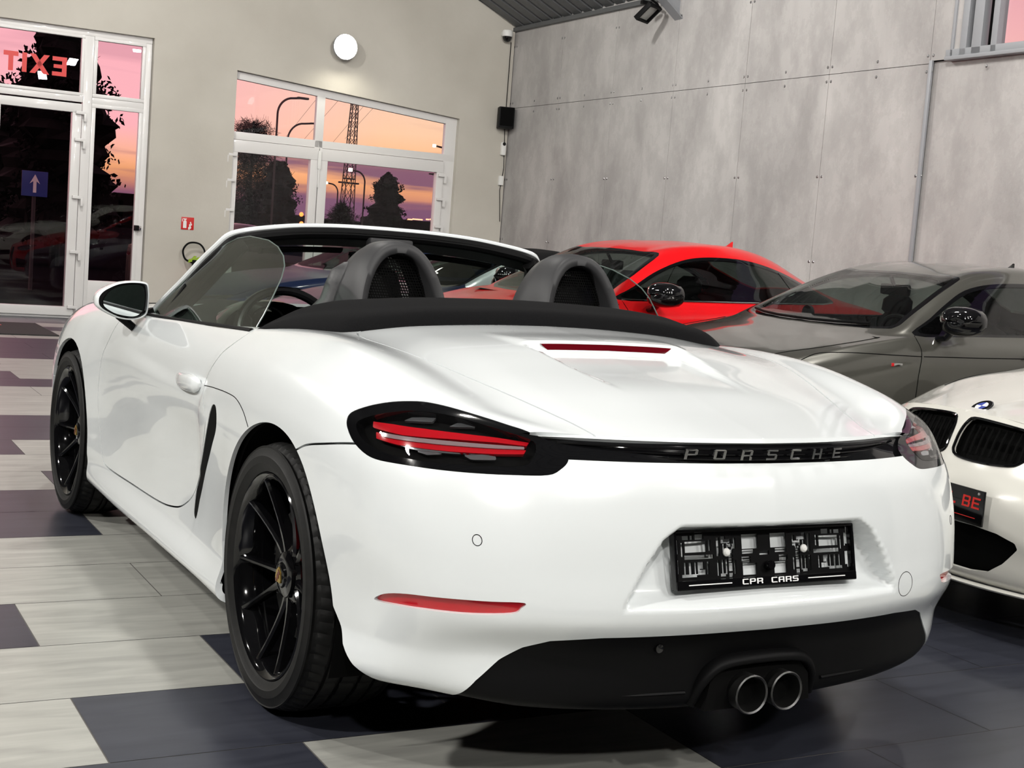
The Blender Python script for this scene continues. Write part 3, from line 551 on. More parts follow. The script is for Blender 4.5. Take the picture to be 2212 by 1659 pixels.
# ================================================================== surface tools
class Surf:
    """verts with normals and polygon faces; can be refined and cut along signed fields"""
    def __init__(s, V, Nn, F): s.V = np.array(V, float); s.N = np.array(Nn, float); s.F = list(F)
    def copy(s): return Surf(s.V.copy(), s.N.copy(), list(s.F))
    def refine(s, fn, band, times=1):
        for _ in range(times):
            f = fn(s.V); near = np.abs(f) < band; ek = {}; V = list(s.V); Nn = list(s.N); out = []
            def mid(a, b):
                k = (a, b) if a < b else (b, a)
                if k not in ek: ek[k] = len(V); V.append((s.V[a]+s.V[b])/2); Nn.append(s.N[a]+s.N[b])
                return ek[k]
            mark = [any(near[i] for i in fc) for fc in s.F]
            for fc, mk in zip(s.F, mark):
                if mk:
                    n = len(fc); m = [mid(fc[i], fc[(i+1) % n]) for i in range(n)]; c_ = len(V); V.append(np.mean([s.V[i] for i in fc], 0)); Nn.append(np.sum([s.N[i] for i in fc], 0))
                    for i in range(n): out.append((fc[i], m[i], c_, m[i-1]))
                else: out.append(fc)
            # stitch: insert mid points into unrefined neighbours
            res = []
            for fc in out:
                if len(fc) >= 3:
                    nf = []; n = len(fc)
                    for i in range(n):
                        a, b = fc[i], fc[(i+1) % n]; nf.append(a); k = (a, b) if a < b else (b, a)
                        if k in ek: nf.append(ek[k])
                    res.append(tuple(nf))
            s.V = np.array(V); s.N = np.array(Nn); s.F = res; band *= .55
        return s
    def clip(s, fn):
        """(part with f<0, part with f>0)"""
        f = fn(s.V); f = np.where(np.abs(f) < 1e-7, 1e-7, f); V = list(s.V); Nn = list(s.N); ek = {}; neg, pos = [], []; sg = f > 0
        def cutv(a, b):
            k = (a, b) if a < b else (b, a)
            if k not in ek:
                t = f[k[0]]/(f[k[0]]-f[k[1]]); ek[k] = len(V); V.append(s.V[k[0]]*(1-t)+s.V[k[1]]*t); Nn.append(s.N[k[0]]*(1-t)+s.N[k[1]]*t)
            return ek[k]
        for fc in s.F:
            c_ = sum(sg[i] for i in fc)
            if c_ == 0: neg.append(fc)
            elif c_ == len(fc): pos.append(fc)
            else:
                A, B = [], []; n = len(fc)
                for i in range(n):
                    a, b = fc[i], fc[(i+1) % n]; (B if sg[a] else A).append(a)
                    if sg[a] != sg[b]: m = cutv(a, b); A.append(m); B.append(m)
                if len(A) > 2: neg.append(tuple(A))
                if len(B) > 2: pos.append(tuple(B))
        V = np.array(V); Nn = np.array(Nn)
        return Surf(V, Nn, neg).pack(), Surf(V, Nn, pos).pack()
    def pack(s):
        if not s.F: return Surf(np.zeros((0, 3)), np.zeros((0, 3)), [])
        u = np.unique(np.concatenate([np.array(f) for f in s.F])); mp = -np.ones(len(s.V), int); mp[u] = np.arange(len(u))
        return Surf(s.V[u], s.N[u], [tuple(mp[list(f)]) for f in s.F])
    def flip_x(s): return Surf(s.V*[-1, 1, 1], s.N*[-1, 1, 1], [f[::-1] for f in s.F])
    def nn(s): return s.N/np.maximum(np.linalg.norm(s.N, axis=1, keepdims=True), 1e-9)
    def offset(s, d): return Surf(s.V+s.nn()*d, s.N.copy(), list(s.F))
    def obj(s, name, m, parent=None, rim=.012, both=True, back=False):
        """one mesh: the skin plus an inward rim along its open edges"""
        S = s; V = list(S.V); nrm = list(S.nn()); F = list(S.F)
        if rim:
            ec = {}
            for f in S.F:
                for i in range(len(f)): a, b = f[i], f[(i+1) % len(f)]; ec[(a, b)] = 1
            new = {}
            for (a, b) in ec:
                if (b, a) not in ec:
                    d = S.V[b]-S.V[a]; L = np.linalg.norm(d)
                    if L < 1e-7: continue
                    na, nb = nrm[a], nrm[b]; out = np.cross(d, na); out /= max(np.linalg.norm(out), 1e-9)
                    i = len(V); V += [S.V[a], S.V[b], S.V[b]-nb*rim, S.V[a]-na*rim]; nrm += [out]*4; F.append((i+1, i, i+3, i+2))
        return mesh(name, V, F, m, parent, True, normals=nrm)
def join(*L):
    V = []; Nn = []; F = []; o = 0
    for s in L: V.append(s.V); Nn.append(s.N); F += [tuple(np.array(f)+o) for f in s.F]; o += len(s.V)
    return Surf(np.concatenate(V), np.concatenate(Nn), F)
def weld(s, tol=1e-4):
    k = np.round(s.V/tol).astype(np.int64); u, inv = np.unique(k, axis=0, return_inverse=True); inv = inv.ravel(); V = np.zeros((len(u), 3)); Nn = np.zeros((len(u), 3)); V[inv] = s.V; np.add.at(Nn, inv, s.N)
    F = []
    for f in s.F:
        g = []
        for i in f:
            j = inv[i]
            if not g or g[-1] != j: g.append(j)
        if len(g) > 1 and g[0] == g[-1]: g.pop()
        if len(g) > 2: F.append(tuple(g))
    return Surf(V, Nn, F)
def sdpoly(poly, ax, smooth=0, closed=True):
    """signed distance (negative inside) to a polygon in the plane given by two row vectors"""
    P = spline(poly, smooth, True) if smooth else np.array(poly, float); A = P; B = np.roll(P, -1, 0); ax = np.array(ax, float)
    def f(V):
        q = V @ ax.T; D = np.full(len(q), 1e9); ins = np.zeros(len(q), bool)
        lo, hi = P.min(0)-.35, P.max(0)+.35; m = ((q > lo) & (q < hi)).all(1); qq = q[m]
        d = np.full(len(qq), 1e9); iz = np.zeros(len(qq), bool)
        for a, b in zip(A, B):
            e = b-a; L = e@e
            if L < 1e-14: continue
            t = np.clip(((qq-a)@e)/L, 0, 1); r = qq-a-t[:, None]*e; d = np.minimum(d, np.hypot(r[:, 0], r[:, 1]))
            c_ = ((a[1] > qq[:, 1]) != (b[1] > qq[:, 1])); 
            with np.errstate(divide='ignore', invalid='ignore'): xi = (b[0]-a[0])*(qq[:, 1]-a[1])/(b[1]-a[1])+a[0]
            iz ^= c_ & (qq[:, 0] < xi)
        D[m] = np.where(iz, -d, d); return D
    return f
def sdline(pts, ax):
    """signed distance to an open polyline (extend it well past the part that matters); left of the line is positive"""
    P = np.array(pts, float); ax = np.array(ax, float)
    def f(V):
        q = V @ ax.T; best = np.full(len(q), 1e9); sg = np.ones(len(q))
        for a, b in zip(P[:-1], P[1:]):
            e = b-a; t = np.clip(((q-a)@e)/(e@e), 0, 1); r = q-a-t[:, None]*e; d = np.hypot(r[:, 0], r[:, 1]); cz = e[0]*(q[:, 1]-a[1])-e[1]*(q[:, 0]-a[0]); m = d < best-1e-9; best = np.where(m, d, best); sg = np.where(m, np.sign(cz), sg)
        return best*sg
    return f
SIDE = ((0, 1, 0), (0, 0, 1)); TOP = ((1, 0, 0), (0, 1, 0)); REAR = ((1, 0, 0), (0, 0, 1)); CORN = ((-.66, -.75, 0), (0, 0, 1))
def grid(ctrl, su, sv, nu, nv, fix=None):
    """ctrl[i][j] = point; su, sv parameters of stations and rows"""
    P = np.array(ctrl, float); q = np.linspace(su[0], su[-1], nu); P = interp(su, P, q=q); r = np.linspace(sv[0], sv[-1], nv); P = interp(sv, P.transpose(1, 0, 2), q=r).transpose(1, 0, 2)
    if fix is not None: P = fix(P)
    return P
def to_surf(P, flip=False):
    nu, nv, _ = P.shape; du = np.gradient(P, axis=0); dv = np.gradient(P, axis=1); Nn = np.cross(du, dv); 
    Nn /= np.maximum(np.linalg.norm(Nn, axis=2, keepdims=True), 1e-12)
    if flip: Nn = -Nn
    F = []
    for i in range(nu-1):
        for j in range(nv-1):
            a = i*nv+j; q = (a, a+nv, a+nv+1, a+1); F.append(q[::-1] if flip else q)
    return Surf(P.reshape(-1, 3), Nn.reshape(-1, 3), F)
def arclen(P):
    """mean arc length along axis 0"""
    d = np.linalg.norm(np.diff(P, axis=0), axis=2).mean(1); return np.concatenate([[0], np.cumsum(np.maximum(d, .01))])
# ================================================================== the white roadster (origin: rear axle on the floor, y forward)
car = empty('convertible_car', (0, 0, 0), 0, 'white two-seat convertible with open roof and black wheels in the foreground, seen from behind', 'car')
def side(y, L): return [(w_, y, z) for w_, z in L]
def mir(L): return L
deck = lambda *zs: [(x_, z_) for x_, z_ in zs]
ST = []
# rows: 0 turned-under edge .. 8 shoulder crest .. 12 centre line;  front face stations first (rows 0-8 only), then side stations, then rear face
FRONT = [
 [(0, 3.34, .13), (0, 3.40, .15), (0, 3.455, .24), (0, 3.47, .33), (0, 3.46, .42), (0, 3.43, .49), (0, 3.40, .54), (0, 3.36, .575), (0, 3.30, .61)],
 [(.25, 3.32, .13), (.25, 3.39, .15), (.25, 3.445, .24), (.25, 3.455, .33), (.25, 3.445, .42), (.25, 3.415, .49), (.25, 3.385, .54), (.24, 3.345, .58), (.21, 3.28, .615)],
 [(.48, 3.28, .13), (.48, 3.35, .15), (.48, 3.40, .24), (.48, 3.405, .33), (.48, 3.395, .42), (.48, 3.365, .49), (.47, 3.335, .54), (.45, 3.30, .585), (.40, 3.24, .625)],
 [(.64, 3.20, .13), (.65, 3.27, .15), (.66, 3.31, .24), (.665, 3.315, .33), (.665, 3.305, .42), (.655, 3.285, .49), (.64, 3.26, .55), (.61, 3.22, .61), (.56, 3.16, .65)]]
SIDES = [
 [(.70, 3.08, .135), (.74, 3.13, .155), (.77, 3.16, .25), (.78, 3.16, .35), (.785, 3.15, .44), (.78, 3.13, .52), (.765, 3.11, .60), (.73, 3.08, .68), (.68, 3.03, .735), (.56, 3.06, .70), (.40, 3.14, .665), (.21, 3.19, .65), (0, 3.21, .645)],
 side(2.92, [(.76, .145), (.81, .165), (.84, .26), (.85, .37), (.857, .47), (.855, .56), (.84, .65), (.805, .745), (.745, .805), (.62, .79), (.42, .775), (.2, .77), (0, .77)]),
 side(2.72, [(.79, .15), (.84, .17), (.872, .28), (.880, .40), (.885, .51), (.882, .61), (.868, .70), (.83, .785), (.757, .848), (.64, .835), (.42, .825), (.2, .825), (0, .825)]),
 side(2.475, [(.79, .15), (.845, .17), (.878, .28), (.887, .40), (.890, .52), (.887, .63), (.872, .725), (.835, .812), (.757, .876), (.65, .868), (.42, .867), (.2, .870), (0, .872)]),
 side(2.2, [(.78, .16), (.848, .18), (.876, .28), (.883, .40), (.884, .52), (.878, .63), (.864, .73), (.832, .825), (.765, .894), (.66, .893), (.42, .897), (.2, .905), (0, .91)]),
 side(1.95, [(.78, .17), (.862, .19), (.866, .29), (.866, .40), (.868, .52), (.866, .63), (.858, .73), (.832, .825), (.778, .893), (.70, .90), (.42, .92), (.2, .935), (0, .94)]),
 side(1.6, [(.78, .172), (.872, .193), (.858, .30), (.856, .40), (.863, .52), (.870, .64), (.862, .74), (.840, .825), (.788, .888), (.70, .885), (.42, .90), (.2, .91), (0, .915)]),
 side(1.2, [(.78, .175), (.876, .196), (.859, .30), (.856, .40), (.865, .52), (.876, .65), (.867, .75), (.845, .835), (.792, .903), (.70, .895), (.42, .91), (.2, .92), (0, .925)]),
 side(.85, [(.78, .18), (.880, .198), (.862, .30), (.857, .41), (.866, .53), (.882, .66), (.875, .76), (.850, .845), (.792, .917), (.70, .91), (.42, .93), (.2, .95), (0, .955)]),
 side(.55, [(.78, .18), (.884, .20), (.868, .30), (.866, .42), (.874, .54), (.889, .67), (.882, .775), (.852, .865), (.788, .934), (.68, .94), (.42, .965), (.2, .98), (0, .985)]),
 side(.3, [(.78, .175), (.886, .195), (.883, .31), (.887, .43), (.893, .56), (.899, .69), (.889, .795), (.852, .883), (.775, .951), (.64, .965), (.44, .992), (.2, 1.006), (0, 1.010)]),
 side(.05, [(.78, .17), (.886, .19), (.892, .31), (.900, .43), (.904, .56), (.905, .69), (.894, .80), (.852, .893), (.755, .960), (.62, .963), (.43, .984), (.2, .998), (0, 1.002)]),
 side(-.18, [(.78, .19), (.880, .21), (.892, .32), (.900, .44), (.905, .56), (.904, .68), (.892, .79), (.848, .885), (.745, .950), (.60, .948), (.41, .966), (.2, .978), (0, .981)]),
 side(-.36, [(.78, .23), (.868, .25), (.882, .34), (.890, .45), (.897, .56), (.896, .67), (.885, .77), (.838, .866), (.730, .927), (.58, .919), (.40, .932), (.2, .942), (0, .944)]),
 [(.78, -.47, .245), (.866, -.48, .262), (.868, -.48, .355), (.872, -.48, .45), (.882, -.485, .56), (.882, -.485, .66), (.870, -.485, .755), (.820, -.495, .845), (.715, -.51, .898), (.56, -.52, .885), (.39, -.525, .898), (.2, -.53, .908), (0, -.53, .910)],
 [(.78, -.57, .245), (.838, -.595, .262), (.842, -.605, .36), (.842, -.62, .45), (.855, -.615, .56), (.855, -.605, .66), (.842, -.59, .75), (.785, -.595, .832), (.675, -.62, .868), (.53, -.64, .857), (.37, -.665, .866), (.19, -.68, .872), (0, -.685, .873)],
 [(.69, -.65, .245), (.750, -.685, .258), (.773, -.705, .36), (.782, -.735, .45), (.795, -.72, .56), (.79, -.705, .66), (.765, -.69, .745), (.69, -.695, .805), (.575, -.722, .833), (.435, -.765, .835), (.30, -.805, .8365), (.15, -.835, .838), (0, -.845, .839)]]
REARF = [
 [(.58, -.745, .225), (.62, -.79, .25), (.625, -.80, .36), (.63, -.845, .45), (.64, -.835, .56), (.625, -.82, .66), (.60, -.80, .735), (.52, -.785, .79), (.435, -.765, .835)],
 [(.42, -.80, .215), (.45, -.85, .24), (.45, -.86, .36), (.455, -.905, .45), (.46, -.895, .56), (.45, -.88, .66), (.42, -.86, .74), (.36, -.825, .80), (.30, -.805, .8365)],
 [(.21, -.84, .21), (.23, -.885, .235), (.23, -.895, .36), (.235, -.94, .45), (.24, -.932, .56), (.23, -.915, .66), (.21, -.89, .745), (.18, -.855, .80), (.15, -.835, .838)],
 [(0, -.85, .21), (0, -.895, .235), (0, -.905, .36), (0, -.95, .45), (0, -.944, .56), (0, -.927, .66), (0, -.90, .745), (0, -.866, .80), (0, -.845, .839)]]
rowt = np.array([0, .05, .16, .29, .42, .54, .66, .78, .90, 1.06, 1.27, 1.48, 1.69])
fa = np.array([f for f in FRONT]); sdv = np.array(SIDES); ra = np.array(REARF)
low = np.concatenate([fa, sdv[:, :9], ra]); tl = arclen(low)
nf, ns = len(fa), len(sdv)
NU = 520; uq = np.linspace(0, tl[-1], NU)
ua, ub = tl[nf], tl[nf+ns-1]                       # side stations' range
uq = np.sort(np.concatenate([uq, [ua, ub]])); ia, ib = int(np.argmin(abs(uq-ua))), len(uq)-1-int(np.argmin(abs(uq[::-1]-ub)))
Pl = interp(tl, low, q=uq)
# deck rows for the side range, same u
Ph = interp(tl[nf:nf+ns], sdv[:, 8:], q=uq[ia:ib+1])
NVL, NVH = 112, 72
vql = np.linspace(rowt[0], rowt[8], NVL); vqh = np.linspace(rowt[8], rowt[12], NVH)
full = np.concatenate([Pl[ia:ib+1], Ph[:, 1:]], 1)
Sfull = interp(rowt, full.transpose(1, 0, 2), q=np.concatenate([vql, vqh[1:]])).transpose(1, 0, 2)
Sfr = interp(rowt[:9], Pl[:ia+1].transpose(1, 0, 2), q=vql).transpose(1, 0, 2); Sre = interp(rowt[:9], Pl[ib:].transpose(1, 0, 2), q=vql).transpose(1, 0, 2)
Sre[0] = Sfull[-1, :NVL]; Sfr[-1] = Sfull[0, :NVL]
k_ = np.linspace(1, 0, 14)[:, None, None]; 
def sstep(e0, e1, x): t = np.clip((x-e0)/(e1-e0), 0, 1); return t*t*(3-2*t)
RECP = [(-.405, .472), (-.395, .492), (-.345, .575), (-.302, .630), (-.262, .654), (.262, .654), (.302, .630), (.345, .575), (.395, .492), (.405, .472)]
def shape(P):
    """pressed-in features of the skin"""
    Q = P.copy(); x, y, z = P[..., 0], P[..., 1], P[..., 2]; fl_ = P.reshape(-1, 3)
    # number plate recess
    m = (y < -.6); d = sdpoly(RECP, REAR)(fl_).reshape(x.shape); dep = .052*sstep(.455, .515, z)+.024*np.clip((z-.51)/.13, 0, 1)+.002; Q[..., 1] += np.where(m, sstep(.002, -.024, d)*dep, 0)
    # scoop in the door in front of the side intake, feeding the slot
    ys_ = .62+.22*(.72-z); a = np.exp(-((z-.58)/.16)**2)*sstep(.75, .10, y-ys_)*sstep(-.10, .06, y-ys_); Q[..., 0] -= np.where((x > .6), .010*a, 0)
    a = np.exp(-((z-.56)/.17)**2)*sstep(-.28, -.05, y-ys_)*sstep(.012, -.012, y-ys_); Q[..., 0] += np.where((x > .6) & (y > .2), .006*a, 0)
    # long crease along the door under the handle
    zc = .70+.03*(y-.6); a = sstep(-.10, 0, z-zc)*sstep(.05, 0, z-zc)*sstep(2.0, 1.2, y)*sstep(.35, .7, y); Q[..., 0] += np.where(x > .6, .006*a, 0)
    # step in the rear lid behind the raised brake light
    wd = .245+.16*(y+.16)*.9; inx = sstep(.012, -.012, np.abs(x)-wd); a = inx*sstep(-.155, -.162, y)*sstep(-.56, -.17, y); Q[..., 2] -= np.where(z > .8, .024*a, 0)
    a = sstep(.04, -.01, np.abs(x)-wd)*sstep(-.172, -.150, y)*sstep(.05, -.15, y); Q[..., 2] += np.where(z > .8, .008*a, 0)
    # upturned rear lip
    L_ = np.hypot(x, 0); rear = (z > .80) & (y < -.55); 
    return Q
Sfull, Sfr, Sre = shape(Sfull), shape(Sfr), shape(Sre)
sf, ss_, sr = to_surf(Sfr, True), to_surf(Sfull, True), to_surf(Sre, True)
# orientation check: the side skin must face outwards (+x)
i0 = len(ss_.N)//3
if ss_.N[np.argmax(ss_.V[:, 0])][0] < 0: sf, ss_, sr = to_surf(Sfr, False), to_surf(Sfull, False), to_surf(Sre, False)
# average normals over the shared seams between front / side / rear sheets, up to the crest only
def blend(a, ra_, b, rb_):
    n = a.N[ra_]+b.N[rb_]; n /= np.linalg.norm(n, axis=1, keepdims=True); a.N[ra_] = n; b.N[rb_] = n
nvf = NVL+NVH-1
blend(sf, (len(Sfr)-1)*NVL+np.arange(NVL-1), ss_, np.arange(NVL-1)); blend(sr, np.arange(NVL-1), ss_, (len(Sfull)-1)*nvf+np.arange(NVL-1))
skin = join(sf, ss_, sr)                             # right half (+x); the left half is its mirror image
skin.N[np.abs(skin.V[:, 0]) < 1e-6, 0] = 0
# ---- cut lines ------------------------------------------------------
ang_ = np.radians([0, 14, 31, 48, 65, 83, 97, 112, 128, 145, 162, 175]); rad_ = [.398, .402, .399, .393, .391, .394, .401, .409, .413, .412, .414, .424]
ARR = [(.290, .0), (.305, .19), (.340, .27)]+[(-.02+r*math.cos(t), .350+r*math.sin(t)) for t, r in zip(np.linspace(0, ang_[-1], 60), interp(ang_, np.array(rad_), q=np.linspace(0, ang_[-1], 60)))]+[(-.475, .355), (-.51, .318), (-.56, .285), (-.66, .24), (-.66, .0)]
ARF = [(2.82, .0)]+[(2.475+.372*math.cos(a), .345+.372*math.sin(a)) for a in np.linspace(-.05, PI+.12, 26)]+[(2.08, .16), (2.06, .0)]
DOOR = spline([(.475, .99), (.486, .93), (.511, .899), (.548, .868), (.572, .835), (.600, .796), (.614, .762), (.600, .735), (.560, .70), (.540, .66), (.592, .585), (.655, .520), (.712, .445), (.768, .395), (.86, .352), (.95, .331), (1.10, .315), (1.41, .305), (1.80, .300), (1.90, .33), (1.945, .42), (1.985, .52), (1.992, .61), (1.98, .70), (1.93, .77), (1.895, .84), (1.885, .90), (1.88, .99)], 5)
DOOR = [tuple(p) for p in DOOR]+[(1.2, 1.3)]
SLOT = [(.485, .722), (.455, .722), (.436, .695), (.440, .655), (.487, .604), (.547, .541), (.604, .477), (.655, .413), (.688, .350), (.722, .352), (.726, .390), (.712, .440), (.652, .512), (.580, .585), (.524, .652), (.500, .700)]
LAMP = [(-.256, .813), (-.249, .832), (-.203, .853), (-.154, .867), (-.108, .8745), (-.063, .877), (-.007, .872), (.063, .860), (.125, .847), (.171, .837), (.216, .822), (.239, .812), (.262, .800), (.271, .783), (.263, .767), (.242, .754), (.175, .750), (.094, .748), (.007, .748), (-.07, .749), (-.134, .750), (-.175, .757), (-.215, .773), (-.244, .795)]
# corner coordinate a = .66|x| - .75... (here: distance along the rear corner, 0 at the corner)
cornax = ((-.66, -.75, 0), (0, 0, 1))
def lampf(V): return sdpoly(LAMP, cornax, 4)(np.stack([V[:, 0], V[:, 1], V[:, 2]], 1))
gap = .0026
REFL = [(-.107, .443), (-.077, .464), (-.015, .478), (.073, .484), (.17, .487), (.237, .489), (.231, .476), (.213, .463), (.134, .455), (.044, .452), (-.05, .446)]
def near(fn, S, c_=.03, n=2): return S.refine(fn, c_, n)
def cutgap(S, fn, side_ok=None):
    """returns inside, outside with a panel gap between"""
    near(fn, S, .03, 1)
    a, _ = S.clip(lambda V: fn(V)+gap); _, b = S.clip(lambda V: fn(V)-gap); return a, b
far = lambda V: np.where(True, 1e3, 1e3)
def only(fn, cond): return lambda V: np.where(cond(V), fn(V), 1.0)
out = lambda V: V[:, 0] > .45
skin0 = skin.copy()
arf = only(sdpoly(ARR, SIDE), lambda V: V[:, 0] > .55); aff = only(sdpoly(ARF, SIDE), lambda V: V[:, 0] > .55)
near(arf, skin, .03, 1); _, skin = skin.clip(arf); near(aff, skin, .03, 1); _, skin = skin.clip(aff)
# cockpit opening (plan view)
COCK = [(0, .215), (.25, .22), (.42, .245), (.55, .275), (.66, .35), (.715, .46), (.728, .60), (.738, 1.0), (.735, 1.4), (.725, 1.66), (.70, 1.78), (.60, 1.90), (.42, 2.01), (.2, 2.07), (0, 2.09), (-.3, 2.0), (-.3, .2)]
ckf = only(sdpoly([(a, b) for a, b in COCK], TOP), lambda V: V[:, 2] > .70); near(ckf, skin, .03, 1); _, skin = skin.clip(ckf)
# tail lamp opening
lf_ = only(lampf, lambda V: (V[:, 1] < -.3) & (V[:, 2] < .905)); near(lf_, skin, .03, 2); lampskin, skin = skin.clip(lf_)
# black strip under the lip, between the lamps
STRIP = [(-.6, .795), (.6, .795), (.6, .8275), (-.6, .8275)]
stf = only(sdpoly([(-.9, .786), (.9, .786), (.9, .8285), (-.9, .8285)], REAR), lambda V: (V[:, 1] < -.60) & (V[:, 0] < .56)); near(stf, skin, .02, 1); stripskin, skin = skin.clip(stf)
# reflector, side slot
rf_ = only(sdpoly(REFL, cornax, 4), lambda V: (V[:, 1] < -.3) & (V[:, 2] < .6)); near(rf_, skin, .02, 2); reflskin, skin = skin.clip(rf_)
sl_ = only(sdpoly(SLOT, SIDE, 4), out); near(sl_, skin, .02, 2); slotskin, skin = skin.clip(sl_)
# diffuser: lower rear area
DIFL = [(-1.2, .16), (-.80, .16), (-.705, .25), (-.673, .300), (-.630, .349), (-.590, .381), (-.54, .400), (-.43, .409), (-.2, .410), (0, .410)]
DIFP = DIFL+[(-a, b) for a, b in DIFL[::-1][1:]]+[(1.2, -.3), (-1.2, -.3)]
dfn = only(sdpoly(DIFP, REAR), lambda V: V[:, 1] < -.60); near(dfn, skin, .02, 1); diffskin, skin = skin.clip(dfn)
# doors
dr_ = only(sdpoly(DOOR, SIDE), lambda V: V[:, 0] > .6); door, skin = cutgap(skin, dr_)
# sill
sil = only(sdpoly([(2.3, .292), (1.80, .291), (1.41, .296), (1.2, .305), (.95, .319), (.86, .340), (.75, .350), (.66, .30), (.40, .26), (.30, .24), (.2, 0), (2.3, 0)], SIDE), lambda V: V[:, 0] > .6)
near(sil, skin, .03, 1); sill, skin = skin.clip(sil)
# rear lid (plan), rear bumper (side/rear), front bumper, bonnet
LID = [(0, .17), (.30, .172), (.50, .178)]+[tuple(p) for p in spline([(.575, .178), (.600, .165), (.622, .10), (.628, 0), (.605, -.17), (.556, -.34), (.500, -.50), (.455, -.63), (.425, -.73), (.40, -.90)], 5)]+[(0, -1.0), (-.2, -1), (-.2, .17)]
ldf = only(sdpoly([(a, b) for a, b in LID], TOP), lambda V: V[:, 2] > .832-.0*V[:, 0]); lid, skin = cutgap(skin, ldf)
BUMP = [tuple(p) for p in spline([(-.13, .69), (-.20, .706), (-.27, .732), (-.36, .750), (-.47, .769), (-.60, .785), (-.80, .80), (-1.1, .81)], 6)]+[(-1.1, 0), (-.13, 0)]
bpf = only(sdpoly(BUMP, SIDE), lambda V: V[:, 1] < -.1); bumper, skin = cutgap(skin, bpf)
FB = [(2.80, .60), (2.86, .63), (3.05, .66), (3.25, .66), (3.6, .56), (3.6, 0), (2.80, 0)]
fbf = only(sdpoly(FB, SIDE), lambda V: V[:, 1] > 2.5); fbump, skin = cutgap(skin, fbf)
BON = [(-.2, 2.06), (.2, 2.06), (.45, 1.99), (.60, 1.90), (.64, 2.10), (.625, 2.5), (.60, 2.8), (.52, 3.05), (.30, 3.20), (0, 3.24), (-.2, 3.24)]
bnf = only(sdpoly(BON, TOP), lambda V: (V[:, 2] > .55) & (V[:, 1] > 1.7)); bonnet, skin = cutgap(skin, bnf)
fsp = lambda V: V[:, 1]-1.3
rearq, frontf = skin.clip(fsp)
W_ = M['white']
def both(S, name, m, rim=.012, label=None, label2=None):
    a = S.flip_x().obj(name, m, car, rim); b = S.obj(name, m, car, rim); return a, b
def whole(S, name, m, rim=.012): return weld(join(S, S.flip_x()), 2e-5).obj(name, m, car, rim)
both(rearq, 'rear_wing', W_); both(frontf, 'front_wing', W_); DL, DRt = both(door, 'door', W_); both(sill, 'sill', W_, .02)
whole(lid, 'rear_lid', W_); whole(bumper, 'rear_bumper', W_, .02); whole(fbump, 'front_bumper', W_, .02); whole(bonnet, 'bonnet', W_)
# ---- dark inner shell behind the gaps, wheel-arch liners
def dec(S, nu_step=1): return S
inn = skin0.offset(-.030); _, inn = inn.clip(arf); _, inn = inn.clip(aff); _, inn = inn.clip(ckf)
_, inn = inn.clip(only(sdpoly([(a*1.02, b) for a, b in RECP], REAR), lambda V: V[:, 1] < -.6))
whole(inn, 'inner_body', M['void'], 0)
for sx in (-1, 1):
    for yc, zc, rr_, y0 in ((-.02, .346, .415, 0), (2.475, .345, .395, 0)):
        b = MB(); V = []; n = 30
        for i in range(n+1):
            a = -.35+(PI+.7)*i/n
            for x in (.862, .52): V.append((sx*x, yc+rr_*math.cos(a), zc+rr_*math.sin(a)))
        F = [(2*i, 2*i+1, 2*i+3, 2*i+2) for i in range(n)]; o_ = len(V); V += [(sx*.52, yc+rr_*1.0*math.cos(-.35+(PI+.7)*i/n), zc+rr_*math.sin(-.35+(PI+.7)*i/n)) for i in range(n+1)]; F.append(tuple(range(o_, o_+n+1)))
        b.add(V, F); b.build('arch_liner', M['void'], car)
b = MB(); b.box((0, 1.24, .18), (1.50, 1.55, .03), .01); b.box((0, -.58, .262), (1.10, .30, .03), .01); b.box((0, 3.05, .15), (1.4, .5, .02), .01); b.box((0, 0, .20), (1.0, 1.2, .02)); b.box((0, 2.45, .19), (1.0, 1.1, .02)); b.build('underbody', M['void'], car)
# rear subframe parts seen under the bumper
b = MB(); b.tube([(-.6, -.1, .22), (-.3, -.35, .20), (.3, -.35, .20), (.6, -.1, .22)], .025, 8); b.box((-.2, -.45, .205), (.5, .12, .04), .01); b.build('rear_subframe', M['black'], car)
# ---- diffuser
dv = whole(diffskin.offset(-.003), 'diffuser', M['black'], .03)
b = MB(); b.tube(spline([(-.175, -.880, .238), (-.162, -.900, .290), (-.125, -.912, .330), (-.06, -.918, .342), (.06, -.918, .342), (.125, -.912, .330), (.162, -.900, .290), (.175, -.880, .238)], 6), .020, 10, flat=.6); b.build('pipe_surround', M['black'], dv, ang=.9)
b = MB(); b.prism([(-.155, .225), (-.145, .29), (-.115, .322), (.115, .322), (.145, .29), (.155, .225)], lambda u, v, d: (u, d, v), -.915, -.86); b.build('pipe_pocket', M['void'], dv, smooth=False)
for sx in (-1, 1):
    b = MB(); b.tube(spline([(sx*.20, -.893, .268), (sx*.36, -.868, .268), (sx*.50, -.820, .278)], 6), .010, 8, flat=.5); b.build('diffuser_rib', M['black'], dv)
    b = MB(); q = Matrix.Translation((sx*.051, -.952, .266)) @ Matrix.Rotation(PI/2, 4, 'X'); b.lathe([(.041, -.16), (.044, -.01), (.0465, 0), (.044, .003), (.0405, 0), (.038, -.02), (.036, -.16)], q, 32); b.build('tailpipe', M['disc'], car); 
    b = MB(); b.lathe([(.037, -.10), (0, -.10)], q, 24); b.build('pipe_bore', M['void'], car)
b = MB(); b.lathe([(0, .003), (.010, .002), (.011, -.01)], Matrix.Translation((-.281, -.897, .376)) @ Matrix.Rotation(PI/2, 4, 'X'), 16); b.build('parking_sensor', M['gblack'], car)
